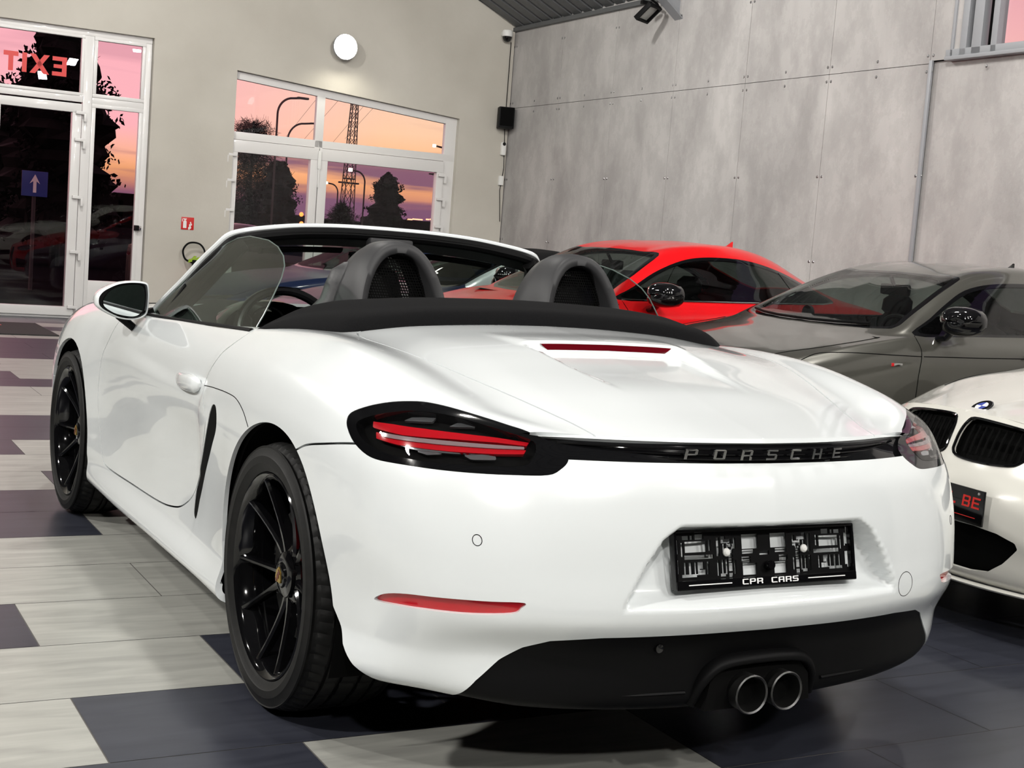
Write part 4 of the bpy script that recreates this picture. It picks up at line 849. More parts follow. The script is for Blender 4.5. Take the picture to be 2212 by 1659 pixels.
# ---- black strip with the raised name
stp = stripskin.offset(-.010); whole(stp, 'light_strip', M['gblack'], .006)
bars = MB()
for z_, rr2 in ((.8165, .0035), (.804, .0022), (.793, .0030)):
    pts = [(x, -.872+.118*(abs(x)/.5)**2.1+.006, z_-.0*abs(x)) for x in np.linspace(-.50, .50, 41)]; bars.tube(pts, rr2, 6)
bars.build('strip_fin', M['gblack'], car)
GL_ = {'P': [[(0, 0), (0, 1), (.78, 1), (.9, .9), (.9, .5), (.78, .38), (.2, .38), (.2, 0)], [(.2, .55), (.7, .55), (.7, .83), (.2, .83)]],
 'O': [[(.12, 0), (0, .12), (0, .88), (.12, 1), (.78, 1), (.9, .88), (.9, .12), (.78, 0)], [(.2, .17), (.7, .17), (.7, .83), (.2, .83)]],
 'R': [[(0, 0), (0, 1), (.78, 1), (.9, .9), (.9, .5), (.78, .38), (.9, .26), (.9, 0), (.7, 0), (.7, .30), (.64, .36), (.2, .36), (.2, 0)], [(.2, .53), (.7, .53), (.7, .83), (.2, .83)]],
 'S': [[(0, 0), (0, .17), (.7, .17), (.7, .42), (.12, .42), (0, .54), (0, .88), (.12, 1), (.9, 1), (.9, .83), (.2, .83), (.2, .59), (.78, .59), (.9, .47), (.9, .12), (.78, 0)]],
 'C': [[(.12, 0), (0, .12), (0, .88), (.12, 1), (.9, 1), (.9, .83), (.2, .83), (.2, .17), (.9, .17), (.9, 0)]],
 'H': [[(0, 0), (0, 1), (.2, 1), (.2, .58), (.7, .58), (.7, 1), (.9, 1), (.9, 0), (.7, 0), (.7, .41), (.2, .41), (.2, 0)]],
 'E': [[(0, 0), (0, 1), (.9, 1), (.9, .83), (.2, .83), (.2, .58), (.8, .58), (.8, .42), (.2, .42), (.2, .17), (.9, .17), (.9, 0)]],
 'A': [[(0, 0), (0, .88), (.12, 1), (.9, 1), (.9, 0), (.7, 0), (.7, .38), (.2, .38), (.2, 0)], [(.2, .55), (.7, .55), (.7, .83), (.2, .83)]],
 'B': [[(0, 0), (0, 1), (.8, 1), (.9, .9), (.9, .6), (.82, .5), (.9, .4), (.9, .1), (.8, 0)], [(.2, .16), (.7, .16), (.7, .42), (.2, .42)], [(.2, .58), (.7, .58), (.7, .84), (.2, .84)]],
 '.': [[(.1, 0), (.1, .2), (.35, .2), (.35, 0)]]}
def glyphs(word, x0, x1, h, fn, d, slant=0, gapf=.5, name='lettering', m=None, parent=None, thick=1):
    """block capitals from x0 to x1; outlines with holes are filled by ring strips"""
    b = MB(); n = len(word); adv = (x1-x0)/(n-1+gapf if n > 1 else 1); wd = adv*gapf/.9
    for k, ch in enumerate(word):
        if ch == ' ': continue
        P = GL_[ch]; X = x0+k*adv
        f = lambda u, v, dd: fn(X+u*wd+slant*v*h, v*h, dd)
        me = bpy.data.curves.new('g', 'CURVE'); me.dimensions = '2D'; me.fill_mode = 'BOTH'; me.extrude = d/2
        for poly in P:
            s_ = me.splines.new('POLY'); s_.points.add(len(poly)-1); s_.use_cyclic_u = True
            for i, (u, v) in enumerate(poly): s_.points[i].co = (X+u*wd+slant*v*h, v*h, 0, 1)
        o = bpy.data.objects.new('tmp', me); C.objects.link(o); mm_ = bpy.data.meshes.new_from_object(o.evaluated_get(bpy.context.evaluated_depsgraph_get()))
        b.add([fn(v.co.x, v.co.y, v.co.z+d/2) for v in mm_.vertices], [tuple(p.vertices) for p in mm_.polygons]); bpy.data.objects.remove(o); bpy.data.meshes.remove(mm_)
    return b.build(name, m, parent, smooth=False)
fnp = lambda u, v, d: (u, -.872+.118*(abs(u)/.5)**2.1-d-.004, .7945+v)
glyphs('PORSCHE', -.231, .231, .0235, fnp, .004, .18, .42, 'lettering', M['chrome'], car)
# ---- tail lamps
INNER = [(-.222, .81), (-.201, .828), (-.14, .848), (-.076, .859), (-.007, .858), (.071, .846), (.148, .830), (.189, .819), (.201, .804), (.201, .785), (.188, .770), (.117, .764), (.033, .762), (-.06, .763), (-.133, .770), (-.190, .784)]
def on_lamp(poly, d, name, m, parents, rim=.006, sm=0):
    f = sdpoly(poly, cornax, sm); S = lampskin.offset(d); S.refine(f, .02, 1); a, _ = S.clip(f)
    a.flip_x().obj(name, m, parents[0], rim); a.obj(name, m, parents[1], rim)
lens_s = lampskin
lp = [lens_s.flip_x().offset(-.034).obj('tail_lamp', M['gblack'], car, 0), lens_s.offset(-.034).obj('tail_lamp', M['gblack'], car, 0)]
fI = sdpoly(INNER, cornax, 4); S = lampskin.copy(); S.refine(fI, .02, 1); lin, rimp = S.clip(fI)
rimp.flip_x().offset(-.001).obj('bezel', M['gblack'], lp[0], .028); rimp.offset(-.001).obj('bezel', M['gblack'], lp[1], .028)
lin.flip_x().obj('lens', M['lens'], lp[0], 0); lin.obj('lens', M['lens'], lp[1], 0)
on_lamp([(-.181, .821), (-.176, .809), (-.087, .806), (.017, .8085), (.116, .8085), (.176, .805), (.178, .812), (.112, .818), (.041, .821), (-.047, .824), (-.121, .824)], -.014, 'light_bar', M['redlens'], lp, .010)
on_lamp([(-.163, .802), (-.156, .789), (-.093, .785), (.026, .784), (.123, .786), (.176, .789), (.178, .797), (.105, .7965), (.005, .7955), (-.086, .796)], -.014, 'light_bar', M['redlens'], lp, .010)
on_lamp([(-.150, .8045), (-.140, .7965), (-.112, .7965), (.006, .7965), (.12, .7975), (.175, .799), (.173, .804), (.117, .8045), (.019, .8050)], -.011, 'grey_bar', M['greylens'], lp, .010)
for P_ in ([(-.10, .834), (-.085, .842), (-.059, .845), (-.031, .846), (-.034, .838)], [(.005, .832), (.018, .840), (.054, .842), (.058, .834)], [(-.058, .778), (-.002, .779), (.016, .777), (-.020, .772)], [(.056, .779), (.097, .783), (.122, .781), (.126, .774), (.075, .771)], [(-.101, .785), (-.035, .7835), (.054, .782), (.137, .784), (.028, .7795), (-.048, .779)]):
    on_lamp(P_, -.016, 'reflector_facet', M['crystal'], lp, .006)
# ---- low reflectors, side slots
for S_, p in ((reflskin.flip_x(), 0), (reflskin, 1)):
    r_ = S_.offset(-.010).obj('rear_reflector', M['redlens'], car, .01)
both(slotskin.offset(-.002), 'side_slot', M['void'], .0)
def on_skin(S, poly, ax, cond, d, name, m, rim=.004, sides=(0, 1), sm=0):
    f = only(sdpoly(poly, ax, sm), cond); T = S.offset(d); T.refine(f, .02, 2); a, _ = T.clip(f)
    if 0 in sides: a.flip_x().obj(name, m, car, rim)
    if 1 in sides: a.obj(name, m, car, rim)
def ring(c, r, n=24): return [(c[0]+r*math.cos(t), c[1]+r*math.sin(t)) for t in np.linspace(0, 2*PI, n+1)[:-1]]
# seams drawn by thin dark beads laid in the skin
from mathutils.bvhtree import BVHTree
f0 = weld(join(skin0, skin0.flip_x()), 2e-5); BV = BVHTree.FromPolygons([tuple(v) for v in f0.V], f0.F)
def hit(p, d):
    h = BV.ray_cast(Vector(p), Vector(d)); return h[0], h[1]
def bead(pts, r=.0016, name='panel_gap', m=None, closed=False):
    b = MB(); b.tube(pts, r, 6, closed=closed); return b.build(name, m or M['void'], car)
def rear_pt(x, z): return hit((x, -3, z), (0, 1, 0))[0]
def side_pt(y, z, s=-1): return hit((s*3, y, z), (-s, 0, 0))[0]
for c_, r_ in (((-.702, .613), .0115), ((.702, .613), .0115)): bead([rear_pt(c_[0]+r_*.75*math.cos(t), c_[1]+r_*math.sin(t)) for t in np.linspace(0, 2*PI, 25)[:-1]], .0009, 'parking_sensor', closed=True)
bead([rear_pt(.436+.030*math.cos(t), .487+.030*math.sin(t)) for t in np.linspace(0, 2*PI, 33)[:-1]], .0008, 'tow_cover', closed=True)
for s in (-1, 1): bead([side_pt(y, z, s) for y, z in spline([(.614, .761), (.55, .766), (.488, .769), (.366, .772), (.275, .768), (.198, .746), (.140, .712)], 6)], .0013)
# ---- raised brake light
b = MB(); V = []; n = 40
for x in np.linspace(-.212, .212, n):
    y = -.158-.010*(abs(x)/.21)**2*0; zt = .9885-.0*abs(x); zz_ = hit((x, -.150, 2), (0, 0, -1))[0].z; zl = zz_-.0035; e_ = min(1, (.212-abs(x))/.02)
    V += [(x, -.163, zl), (x, -.163, zl-.016*e_-.001), (x, -.13, zl-.016*e_-.001), (x, -.13, zl)]
F = [];
for i in range(n-1):
    for k in range(4): F.append((i*4+k, i*4+(k+1) % 4, i*4+4+(k+1) % 4, i*4+4+k))
F += [(0, 1, 2, 3), ((n-1)*4+3, (n-1)*4+2, (n-1)*4+1, (n-1)*4)]
b.add(V, F); b.build('brake_light', M['darkred'], car, ang=.4)

# ---- number plate holder
ph = MB(); T = Matrix.Translation((0, -.886, .572)) @ Matrix.Rotation(-.24, 4, 'X') @ Matrix.Rotation(PI/2, 4, 'X')
# local frame: u across, v up, w out of the bumper; plate pitches with the recess
def PT(u, v, w): return T @ Vector((u, v, w))
LOC = lambda u, v, d: PT(u, v, d)
holes = []
def slat(x0, y0, x1, y1): holes.append((x0, y0, x1, y1))
W2, H2 = .264, .066
# solid/hole pattern on a fine grid
gx, gy = 240, 60; g_ = np.ones((gx, gy), bool)
def hole(px0, py0, px1, py1):                         # coordinates in the holder's own millimetres from its lower left corner
    ex = 1.2 if px1-px0 < 12 else .6; ey = 1.0 if py1-py0 < 9 else .4
    g_[int(round((px0-ex)/528*gx)):max(int(round((px1+ex)/528*gx)), int(round((px0-ex)/528*gx))+1), int(round((py0-ey)/132*gy)):max(int(round((py1+ey)/132*gy)), int(round((py0-ey)/132*gy))+1)] = False
for mx_ in (0, 1):
    def hl(a, b, c_, d):
        if mx_: a, c_ = 528-c_, 528-a
        hole(a, b, c_, d)
    hl(38, 82, 98, 105); hl(36, 66, 116, 73); hl(32, 112, 50, 118); hl(54, 112, 60, 118); hl(66, 112, 90, 119); hl(104, 84, 109, 108); hl(27, 74, 32, 104)
    for x in (34, 48, 62, 72, 98): hl(x, 32, x+5, 60)
    hl(80, 44, 86, 60); hl(80, 32, 94, 40); hl(26, 28, 70, 31); hl(14, 36, 19, 66); hl(15, 80, 19, 110)
    for x in (126, 140, 150): hl(x, 30 if x > 130 else 26, x+4, 62)
    hl(126, 70, 132, 112); hl(140, 100, 166, 106); hl(144, 76, 149, 96); 
    for i, y in enumerate((24, 36, 46, 56, 66, 76)): hl(158, y, 172, y+6)
    hl(156, 86, 160, 98); hl(162, 92, 170, 96); hl(168, 84, 172, 96); hl(176, 30, 180, 60); hl(176, 86, 180, 110); hl(134, 25, 152, 29); hl(140, 108, 150, 113)
    hl(198, 84, 246, 116); hl(198, 74, 232, 80); hl(198, 62, 222, 65); hl(198, 54, 222, 58); hl(198, 56, 202, 64)
hole(198, 24, 240, 50); hole(290, 24, 330, 50); hole(250, 70, 276, 76); hole(516, 84, 524, 122); hole(516, 28, 524, 66)
for i in range(gx):                                   # rows 0-1 and frame stay solid
    pass
g_[:, :9] = True; g_[:2, :] = True; g_[-1:, :] = True; g_[:, -3:] = True
vi = {}
def vid(i, j, k):
    if (i, j, k) not in vi: vi[(i, j, k)] = len(PV); PV.append(PT(-W2+2*W2*i/gx, -H2+2*H2*j/gy, (0, .0045)[k]))
    return vi[(i, j, k)]
PV = []; PF = []
for i in range(gx):
    for j in range(gy):
        if not g_[i, j]: continue
        PF.append((vid(i, j, 1), vid(i+1, j, 1), vid(i+1, j+1, 1), vid(i, j+1, 1)))
        if i == 0 or not g_[i-1, j]: PF.append((vid(i, j, 0), vid(i, j, 1), vid(i, j+1, 1), vid(i, j+1, 0)))
        if i == gx-1 or not g_[i+1, j]: PF.append((vid(i+1, j, 1), vid(i+1, j, 0), vid(i+1, j+1, 0), vid(i+1, j+1, 1)))
        if j == 0 or not g_[i, j-1]: PF.append((vid(i, j, 0), vid(i+1, j, 0), vid(i+1, j, 1), vid(i, j, 1)))
        if j == gy-1 or not g_[i, j+1]: PF.append((vid(i, j+1, 1), vid(i+1, j+1, 1), vid(i+1, j+1, 0), vid(i, j+1, 0)))
hold = mesh('plate_holder', PV, PF, M['black'], car, smooth=False)
rT = T.to_3x3()
b = MB()
for c_, d_ in (((0, H2-.003, .008), (2*W2, .008, .020)), ((0, -H2+.009, .009), (2*W2, .022, .022)), ((-W2+.003, 0, .008), (.008, 2*H2, .020)), ((W2-.003, 0, .008), (.008, 2*H2, .020))):
    b.box(T @ Vector(c_), d_, .0045, rot=rT)
b.build('holder_frame', M['gblack'], hold)
glyphs('CPR CARS', -.082, .082, .0125, lambda u, v, d: PT(u, -H2+.004+v, .0205+d), .0008, 0, .80, 'holder_lettering', M['letter'], hold)
b = MB()
for x0, x1 in ((-.232, -.112), (.112, .226)): b.box(T @ Vector(((x0+x1)/2, -H2+.0095, .0207)), (x1-x0, .0022, .001), rot=rT)
b.build('holder_line', M['letter'], hold)
b = MB()
for x in (-.112, .116): b.lathe([(0, .007), (.006, .006), (.0095, .002), (.0095, -.002)], T @ Matrix.Translation((x, .012, .006)), 16)
b.build('screw', M['whiteplastic'], hold)
b = MB(); b.lathe([(0, .014), (.010, .013), (.0115, .009), (.0115, 0)], T @ Matrix.Translation((.006, -.022, .008)), 20); b.build('release_knob', M['gblack'], hold)
# ---- wheels
def wheel(sx, y, R, wd, xo, cal_y):
    """xo: x of the outer side; R tyre radius"""
    cx = sx*xo; Mx = Matrix.Translation((cx, y, R)) @ Matrix.Rotation(sx*PI/2, 4, 'Y')      # local z points outwards
    Rr = .262
    rim = MB(); rim.lathe([(.262, -wd), (.250, -wd+.01), (.232, -wd+.05), (.236, -.06), (.246, -.018), (.2535, -.006), (.262, -.001), (.2655, -.004), (.266, -.012), (.262, -.02)], Mx, 72)
    rim.lathe([(.060, -.058), (.058, -.050), (.047, -.046), (.034, -.045)], Mx, 30); rim.lathe([(.078, -.10), (.076, -.068), (.060, -.060)], Mx, 30)
    wo_ = rim.build('wheel', M['gblack'], car, ang=.5)
    # five twin spokes
    prof = [(.050, -.062, .030, .030), (.080, -.060, .024, .030), (.12, -.053, .018, .028), (.17, -.040, .0155, .025), (.22, -.024, .0165, .021), (.250, -.012, .022, .017)]
    for k in range(5):
        a0 = PI/2+.32+k*2*PI/5; sp_m = MB()
        for s in (-1, 1):
            V = []
            for (r, z, w_, h) in interp([p[0] for p in prof], [p for p in prof], q=np.linspace(.050, .250, 12)):
                off = s*(.010+.062*((r-.05)/.2)**1.15); a = a0; c_, s_ = math.cos(a), math.sin(a)
                def P(t, zz): return Mx @ Vector((r*c_-(off+t)*s_, r*s_+(off+t)*c_, zz))
                V += [P(-w_/2, z-h), P(-w_/2, z-.004), P(-w_*.18*1, z+.003), P(w_*.18, z+.003), P(w_/2, z-.004), P(w_/2, z-h)]
            F = []
            for i in range(11):
                for j in range(6): F.append((i*6+j, i*6+(j+1) % 6, i*6+6+(j+1) % 6, i*6+6+j))
            F += [(0, 1, 2, 3, 4, 5), (71, 70, 69, 68, 67, 66)]
            sp_m.add(V, F)
        sp_m.build('spoke', M['gblack'], wo_, ang=.35)
    lug = MB()
    for k in range(5):
        a = PI/2+.32+PI/5+k*2*PI/5; lug.lathe([(0, -.043), (.011, -.044), (.012, -.06), (.016, -.062)], Mx @ Matrix.Translation((.052*math.cos(a), .052*math.sin(a), -.008)), 10)
    lug.build('wheel_bolt', M['black'], wo_)
    b = MB(); b.lathe([(0, -.036), (.022, -.037), (.030, -.040), (.034, -.046)], Mx, 24); b.build('hub_cap', M['gblack'], wo_)
    b = MB(); b.prism([(-.016, .018), (.016, .018), (.019, .008), (.015, -.010), (0, -.022), (-.015, -.010), (-.019, .008)], lambda u, v, d: Mx @ Vector((-v, u*sx, d)), -.040, -.034); b.build('crest', M['gold'], wo_)
    b = MB(); b.prism([(-.006, .008), (.006, .008), (.007, .002), (0, -.008), (-.007, .002)], lambda u, v, d: Mx @ Vector((-v, u*sx, d)), -.034, -.0325); b.prism([(-.014, .016), (-.003, .016), (-.003, .010), (-.015, .010)], lambda u, v, d: Mx @ Vector((-v, u*sx, d)), -.034, -.0325);  b.prism([(.014, -.008), (.003, -.016), (.003, -.004), (.015, -.004)], lambda u, v, d: Mx @ Vector((-v, u*sx, d)), -.034, -.0325); b.build('crest_fields', M['crestred'], wo_, smooth=False)
    # tyre
    t_ = MB(); S_ = R-.262; n = 216
    prof = [(.264, -.016, 0), (.268, -.004, 0), (.275, .001, 0), (.262+S_*.30, .006, 0), (.262+S_*.33, .0085, 0), (.262+S_*.55, .0085, 0), (.262+S_*.575, .007, 0), (.262+S_*.80, .001, 0), (.262+S_*.83, .003, 0), (.262+S_*.86, -.001, 0), (R-.018, -.010, 0), (R-.008, -.020, 1), (R-.0035, -.034, 1), (R-.001, -.052, 1), (R-.0008, -.0535, 2), (R-.009, -.0545, 2), (R-.009, -.0625, 2), (R-.0006, -.0635, 2), (R, -.066, 1), (R, -.096, 1), (R-.009, -.097, 2), (R-.009, -.107, 2), (R, -.108, 1)]
    full_p = prof+[(r, -wd-z, k) for r, z, k in prof[::-1]]
    m_ = len(full_p); V = []
    for i in range(n):
        a = 2*PI*i/n; groove = (i % 6 == 0)
        for r, z, k in full_p:
            rr_ = r-(.0065 if groove and k == 1 and (z > -.05 or z < -wd+.05) else .004 if (i+3) % 6 == 0 and k == 1 else 0); aa = a+(.014*(z+.03)/.03 if k else 0); V.append(Mx @ Vector((rr_*math.cos(aa), rr_*math.sin(aa), z)))
    F = []
    for i in range(n):
        j = (i+1) % n
        for k in range(m_-1): F.append((i*m_+k, j*m_+k, j*m_+k+1, i*m_+k+1))
    t_.add(V, F); t_.build('tyre', M['tyre'], wo_, ang=.45)
    b = MB(); b.lathe([(.07, -.085), (.165, -.085), (.165, -.115), (.07, -.115)], Mx, 40); b.build('brake_disc', M['disc'], wo_)
    b = MB(); V = []
    for a in np.linspace(-.42, .42, 10):
        for r, z in ((.088, -.068), (.182, -.058), (.192, -.070), (.192, -.128), (.088, -.128)):
            aa = cal_y+a; V.append(Matrix.Translation((cx, y, R)) @ Vector((sx*z, r*math.cos(aa), r*math.sin(aa))))
    F = []
    for i in range(9):
        for j in range(5): F.append((i*5+j, i*5+(j+1) % 5, i*5+5+(j+1) % 5, i*5+5+j))
    F += [(0, 1, 2, 3, 4), (49, 48, 47, 46, 45)]
    b.add(V, F); b.build('brake_caliper', M['caliper'], wo_, ang=.5)
for sx in (-1, 1):
    wheel(sx, 0, .3465, .255, .882, PI-.52); wheel(sx, 2.475, .336, .225, .878, PI-.35)
# ---- windscreen frame, glass, header
HD = [(-.752, 1.735, .870), (-.735, 1.66, .925), (-.70, 1.50, 1.022), (-.668, 1.40, 1.098), (-.640, 1.335, 1.150), (-.610, 1.305, 1.188), (-.56, 1.30, 1.206), (-.47, 1.315, 1.222), (-.34, 1.335, 1.238), (-.17, 1.353, 1.247), (0, 1.358, 1.249)]
hp = spline(HD, 6); hp = np.concatenate([hp, (hp*[-1, 1, 1])[::-1][1:]])
b = MB(); b.tube(hp+[0, .014, .006], .0105, 10, up=(0, 1, 1)); b.build('windscreen_surround', W_, car)
b = MB(); b.tube(hp*[.978, 1, 1]+[0, -.002, -.017], .021, 10); b.build('windscreen_seal', M['black'], car)
base = spline([(-.752, 1.735, .870), (-.70, 1.84, .905), (-.56, 1.95, .925), (-.3, 2.04, .940), (0, 2.07, .945)], 10); base = np.concatenate([base, (base*[-1, 1, 1])[::-1][1:]])
tp = hp[int(6*5):len(hp)-int(6*5)]
def resample(P, n):
    d = np.concatenate([[0], np.cumsum(np.linalg.norm(np.diff(P, axis=0), axis=1))]); q = np.linspace(0, d[-1], n); return np.stack([np.interp(q, d, P[:, k]) for k in range(3)], 1)
t_, bs_ = resample(tp, 41), resample(base, 41)
G = np.array([[t_[i]*(1-f)+bs_[i]*f+np.array([0, .03, .035])*math.sin(PI*f)*.6 for f in np.linspace(0, 1, 15)] for i in range(41)])
def sheet_obj(G, name, m, parent, th=0):
    S = to_surf(G); F = S.F; return mesh(name, S.V, F, m, parent, True, normals=S.nn())
sheet_obj(G, 'windscreen', M['glass'], car)
Gh = np.array([[t_[i]*(1-f)*1+bs_[i]*f+np.array([0, .03, .035])*math.sin(PI*f)*.6+np.array([0, -.010, -.018]) for f in np.linspace(-.02, .20, 6)] for i in range(41)])
sheet_obj(Gh, 'windscreen_header', M['black'], car)
for s in (-1, 1):
    b = MB(); P = [t_[20+s*k]*(.80)+bs_[20+s*k]*.20+np.array([0, -.035, -.020]) for k in range(4, 15)]; b.tube(P, .016, 8, up=(0, .5, .7), flat=.45); V = [p+np.array([0, 0.0, .0]) for p in P]; b.build('sun_visor', M['black'], car)
    b = MB(); pl_ = [hp[i]*[.93*1, 1, 1]+[0, -.02, -.02] for i in range(6, 32)] if s < 0 else [hp[-1-i]*[.93, 1, 1]+[0, -.02, -.02] for i in range(6, 32)]; b.tube(pl_, .028, 8); b.build('pillar_trim', M['black'], car)
b = MB(); b.box((0, 1.335, 1.205), (.17, .05, .035), .012); b.build('header_catch', M['trimgrey'], car)
b = MB(); b.box((-.012, 1.42, 1.135), (.235, .03, .065), .014, rot=Matrix.Rotation(.2, 3, 'Z')); b.tube([(0, 1.44, 1.15), (0, 1.50, 1.185)], .012, 8); b.build('interior_mirror', M['gblack'], car)
# ---- side windows
def sidewin(s):
    pp = [(322, 683), (340, 662), (375, 628), (420, 585), (470, 540), (488, 527), (512, 515), (539, 510.6), (579, 519), (599, 533), (611, 553), (613.5, 575), (607, 600), (589, 639), (569, 679), (549, 713)]
    P = [at(px, py, (.28, 0, -.145), -.3447) for px, py in pp]; P = [(s*abs(p[0]), p[1], p[2]) for p in P]
    P = P+[(P[-1][0], P[-1][1], .86), (P[0][0], P[0][1], .86)]
    b = MB(); n = len(P); b.V = [tuple(p) for p in P]+[(p[0]*.994, p[1], p[2]) for p in P]; b.F = [tuple(range(n)), tuple(range(n, 2*n))[::-1]]; b.M = [0, 0]
    g = b.build('side_window', M['glass'], car, smooth=False)
    b = MB(); b.tube([(p[0]*.997, p[1], p[2]) for p in P[4:-2]], .0022, 6); b.build('window_edge', pmat('glass_edge', (.10, .13, .12), .2) if 'glass_edge' not in bpy.data.materials else bpy.data.materials['glass_edge'], g)
    b = MB(); b.tube([(s*.742, 1.545, .90), (s*.700, 1.47, 1.005)], .013, 8); b.build('quarter_post', M['black'], car)
    b = MB(); pts = [(s*.786, y, z) for y, z in ((1.70, .884), (1.55, .889), (1.3, .898), (1.0, .912), (.75, .925), (.50, .936))]; b.tube(pts, .0075, 8); b.build('window_seal', M['black'], car)
    b = MB(); pts = [(s*.790, y, z-.006) for y, z in ((1.70, .884), (1.55, .889), (1.3, .898), (1.0, .912), (.75, .925), (.50, .936))]; b.tube(pts, .0045, 8); b.build('belt_trim', M['chrome'], car)
sidewin(-1); sidewin(1)
# ---- door mirrors
def mirror(s):
    out_ = [(208.3, 653.9), (210, 640), (220, 628), (236.7, 618.6), (255, 611.5), (274.5, 608.3), (295, 608), (310, 609.5), (320, 614), (322.6, 631.5), (322, 650), (320, 668), (315.7, 680), (300, 689), (279.6, 691), (253.9, 686.5), (228, 674.5), (213, 664)]
    gl_ = [(223, 653), (226, 643), (236.5, 630), (250, 622), (266, 617), (285, 615), (302, 616), (311, 624), (313, 645), (310, 665), (303, 677), (292, 683), (276, 683), (252, 678), (236, 670), (226, 662)]
    Q = [at(x, y, (-.12, 1, 0), 1.60+.88*.12) for x, y in out_]; Q = np.array([(s*abs(p[0]), p[1], p[2]) for p in Q]); Q = spline(Q, 3, True); c_ = Q.mean(0); n = len(Q)
    V = []; 
    for k, (sc_, dy) in enumerate(((.93, -.004), (1.0, 0), (1.02, .02), (1.0, .05), (.92, .085), (.74, .115), (.42, .135), (.1, .14))): V += [c_+(p-c_)*[sc_, 1, sc_]+[0, dy, 0] for p in Q]
    F = []
    for k in range(7):
        for i in range(n): F.append((k*n+i, k*n+(i+1) % n, (k+1)*n+(i+1) % n, (k+1)*n+i))
    F.append(tuple(7*n+i for i in range(n))); b = MB(); b.add(V, F); h = b.build('door_mirror', W_, car, ang=1.2)
    Gq = np.array([(s*abs(p[0]), p[1], p[2]) for p in [at(x, y, (-.12, 1, 0), 1.606+.88*.12) for x, y in gl_]]); Gq = spline(Gq, 3, True); gn = len(Gq)
    b = MB(); b.add(list(Gq), [tuple(range(gn))]); b.build('mirror_glass', M['mirror'], h, smooth=False)
    c2 = Gq.mean(0); b = MB(); A = [c_+(p-c_)*[.94, 1, .94]+[0, .000, 0] for p in Q]; A2 = [c2+(p-c2)*[1.03, 1, 1.03]+[0, .002, 0] for p in resample(np.concatenate([Gq, Gq[:1]]), n+1)[:-1]]
    o_ = [c_+(p-c_)*[.90, 1, .90]+[0, .012, 0] for p in Q]; b.add(o_, [tuple(range(n))]); b.build('mirror_recess', M['black'], h, smooth=False)
    b = MB()
    P0, P1, P2, P3 = [np.array(at(x, y, (0, 1, 0), 1.66)) for x, y in ((256, 680), (300, 718), (330, 700), (318, 668))]
    for p in (P0, P1, P2, P3): p[0] = s*abs(p[0])
    b.tube([P0, P0*.5+P1*.5, P1], [.020, .018, .016], 8, flat=.8); b.tube([P1, P2], [.016, .022], 8); b.tube([P2+[0, .0, -.005], P3], [.022, .022], 8); b.build('mirror_stalk', M['black'], h)
mirror(-1); mirror(1)
# ---- door handles
def handle(s):
    b = MB(); Y = [.935, .91, .87, .82, .77, .72, .68, .660, .652]; H = [.004, .016, .024, .027, .028, .027, .025, .020, .006]; D = [.002, .012, .022, .030, .034, .034, .032, .026, .010]
    V = []; n = 12
    for y, h_, d_ in zip(Y, H, D):
        zc = .757-.05*(y-.66)*.9; p = side_pt(y, zc, s)
        for k in range(n):
            a = 2*PI*k/n; V.append((p.x+s*(.002+d_*max(0, .5+.5*math.cos(a))*.9-.004), y, zc+h_*math.sin(a)))
    F = []
    for i in range(len(Y)-1):
        for k in range(n): F.append((i*n+k, i*n+(k+1) % n, (i+1)*n+(k+1) % n, (i+1)*n+k))
    F += [tuple(range(n)), tuple((len(Y)-1)*n+k for k in range(n))[::-1]]
    b.add(V, F); return b.build('door_handle', W_, DL if s < 0 else DRt, ang=1.0)
handle(-1); handle(1)
# ---- folded roof cover behind the seats
E0 = [(-.775, .48, .938), (-.768, .40, .947), (-.735, .29, .958), (-.665, .205, .966), (-.60, .180, .973), (-.4, .172, .994), (-.2, .168, 1.004), (0, .168, 1.009)]
E0b = [(-.772, .485, .945), (-.758, .415, .962), (-.715, .32, .985), (-.645, .235, 1.0), (-.585, .195, 1.006), (-.4, .18, 1.028), (-.2, .178, 1.038), (0, .178, 1.043)]
E1 = [(-.762, .49, .946), (-.735, .44, .970), (-.685, .37, 1.000), (-.61, .30, 1.020), (-.54, .262, 1.030), (-.38, .240, 1.047), (-.2, .232, 1.055), (0, .23, 1.059)]
E2 = [(-.745, .505, .944), (-.71, .50, .960), (-.64, .48, .992), (-.56, .46, 1.012), (-.48, .45, 1.020), (-.32, .44, 1.030), (-.16, .44, 1.034), (0, .44, 1.036)]
E3 = [(-.735, .51, .90), (-.70, .51, .90), (-.63, .495, .90), (-.55, .48, .90), (-.47, .47, .90), (-.3, .46, .90), (-.15, .46, .90), (0, .46, .90)]
Gf = np.array([[(x*1.0, y-.004, z-.016) for x, y, z in E0], E0, E0b, E1, E2, E3], float)
Gf = np.concatenate([Gf, (Gf*[-1, 1, 1])[:, ::-1][:, 1:]], 1); Gf = interp([0, .2, .6, 1.2, 3, 4], Gf, q=np.linspace(0, 4, 41)); Gf = interp(np.arange(15), Gf.transpose(1, 0, 2), q=np.linspace(0, 14, 113))
sc_ = to_surf(Gf); up_ = sc_.N[np.argmax(sc_.V[:, 2])][2] > 0
mesh('roof_cover', sc_.V, sc_.F if up_ else [f[::-1] for f in sc_.F], M['fabric'], car, True, normals=sc_.nn()*(1 if up_ else -1))
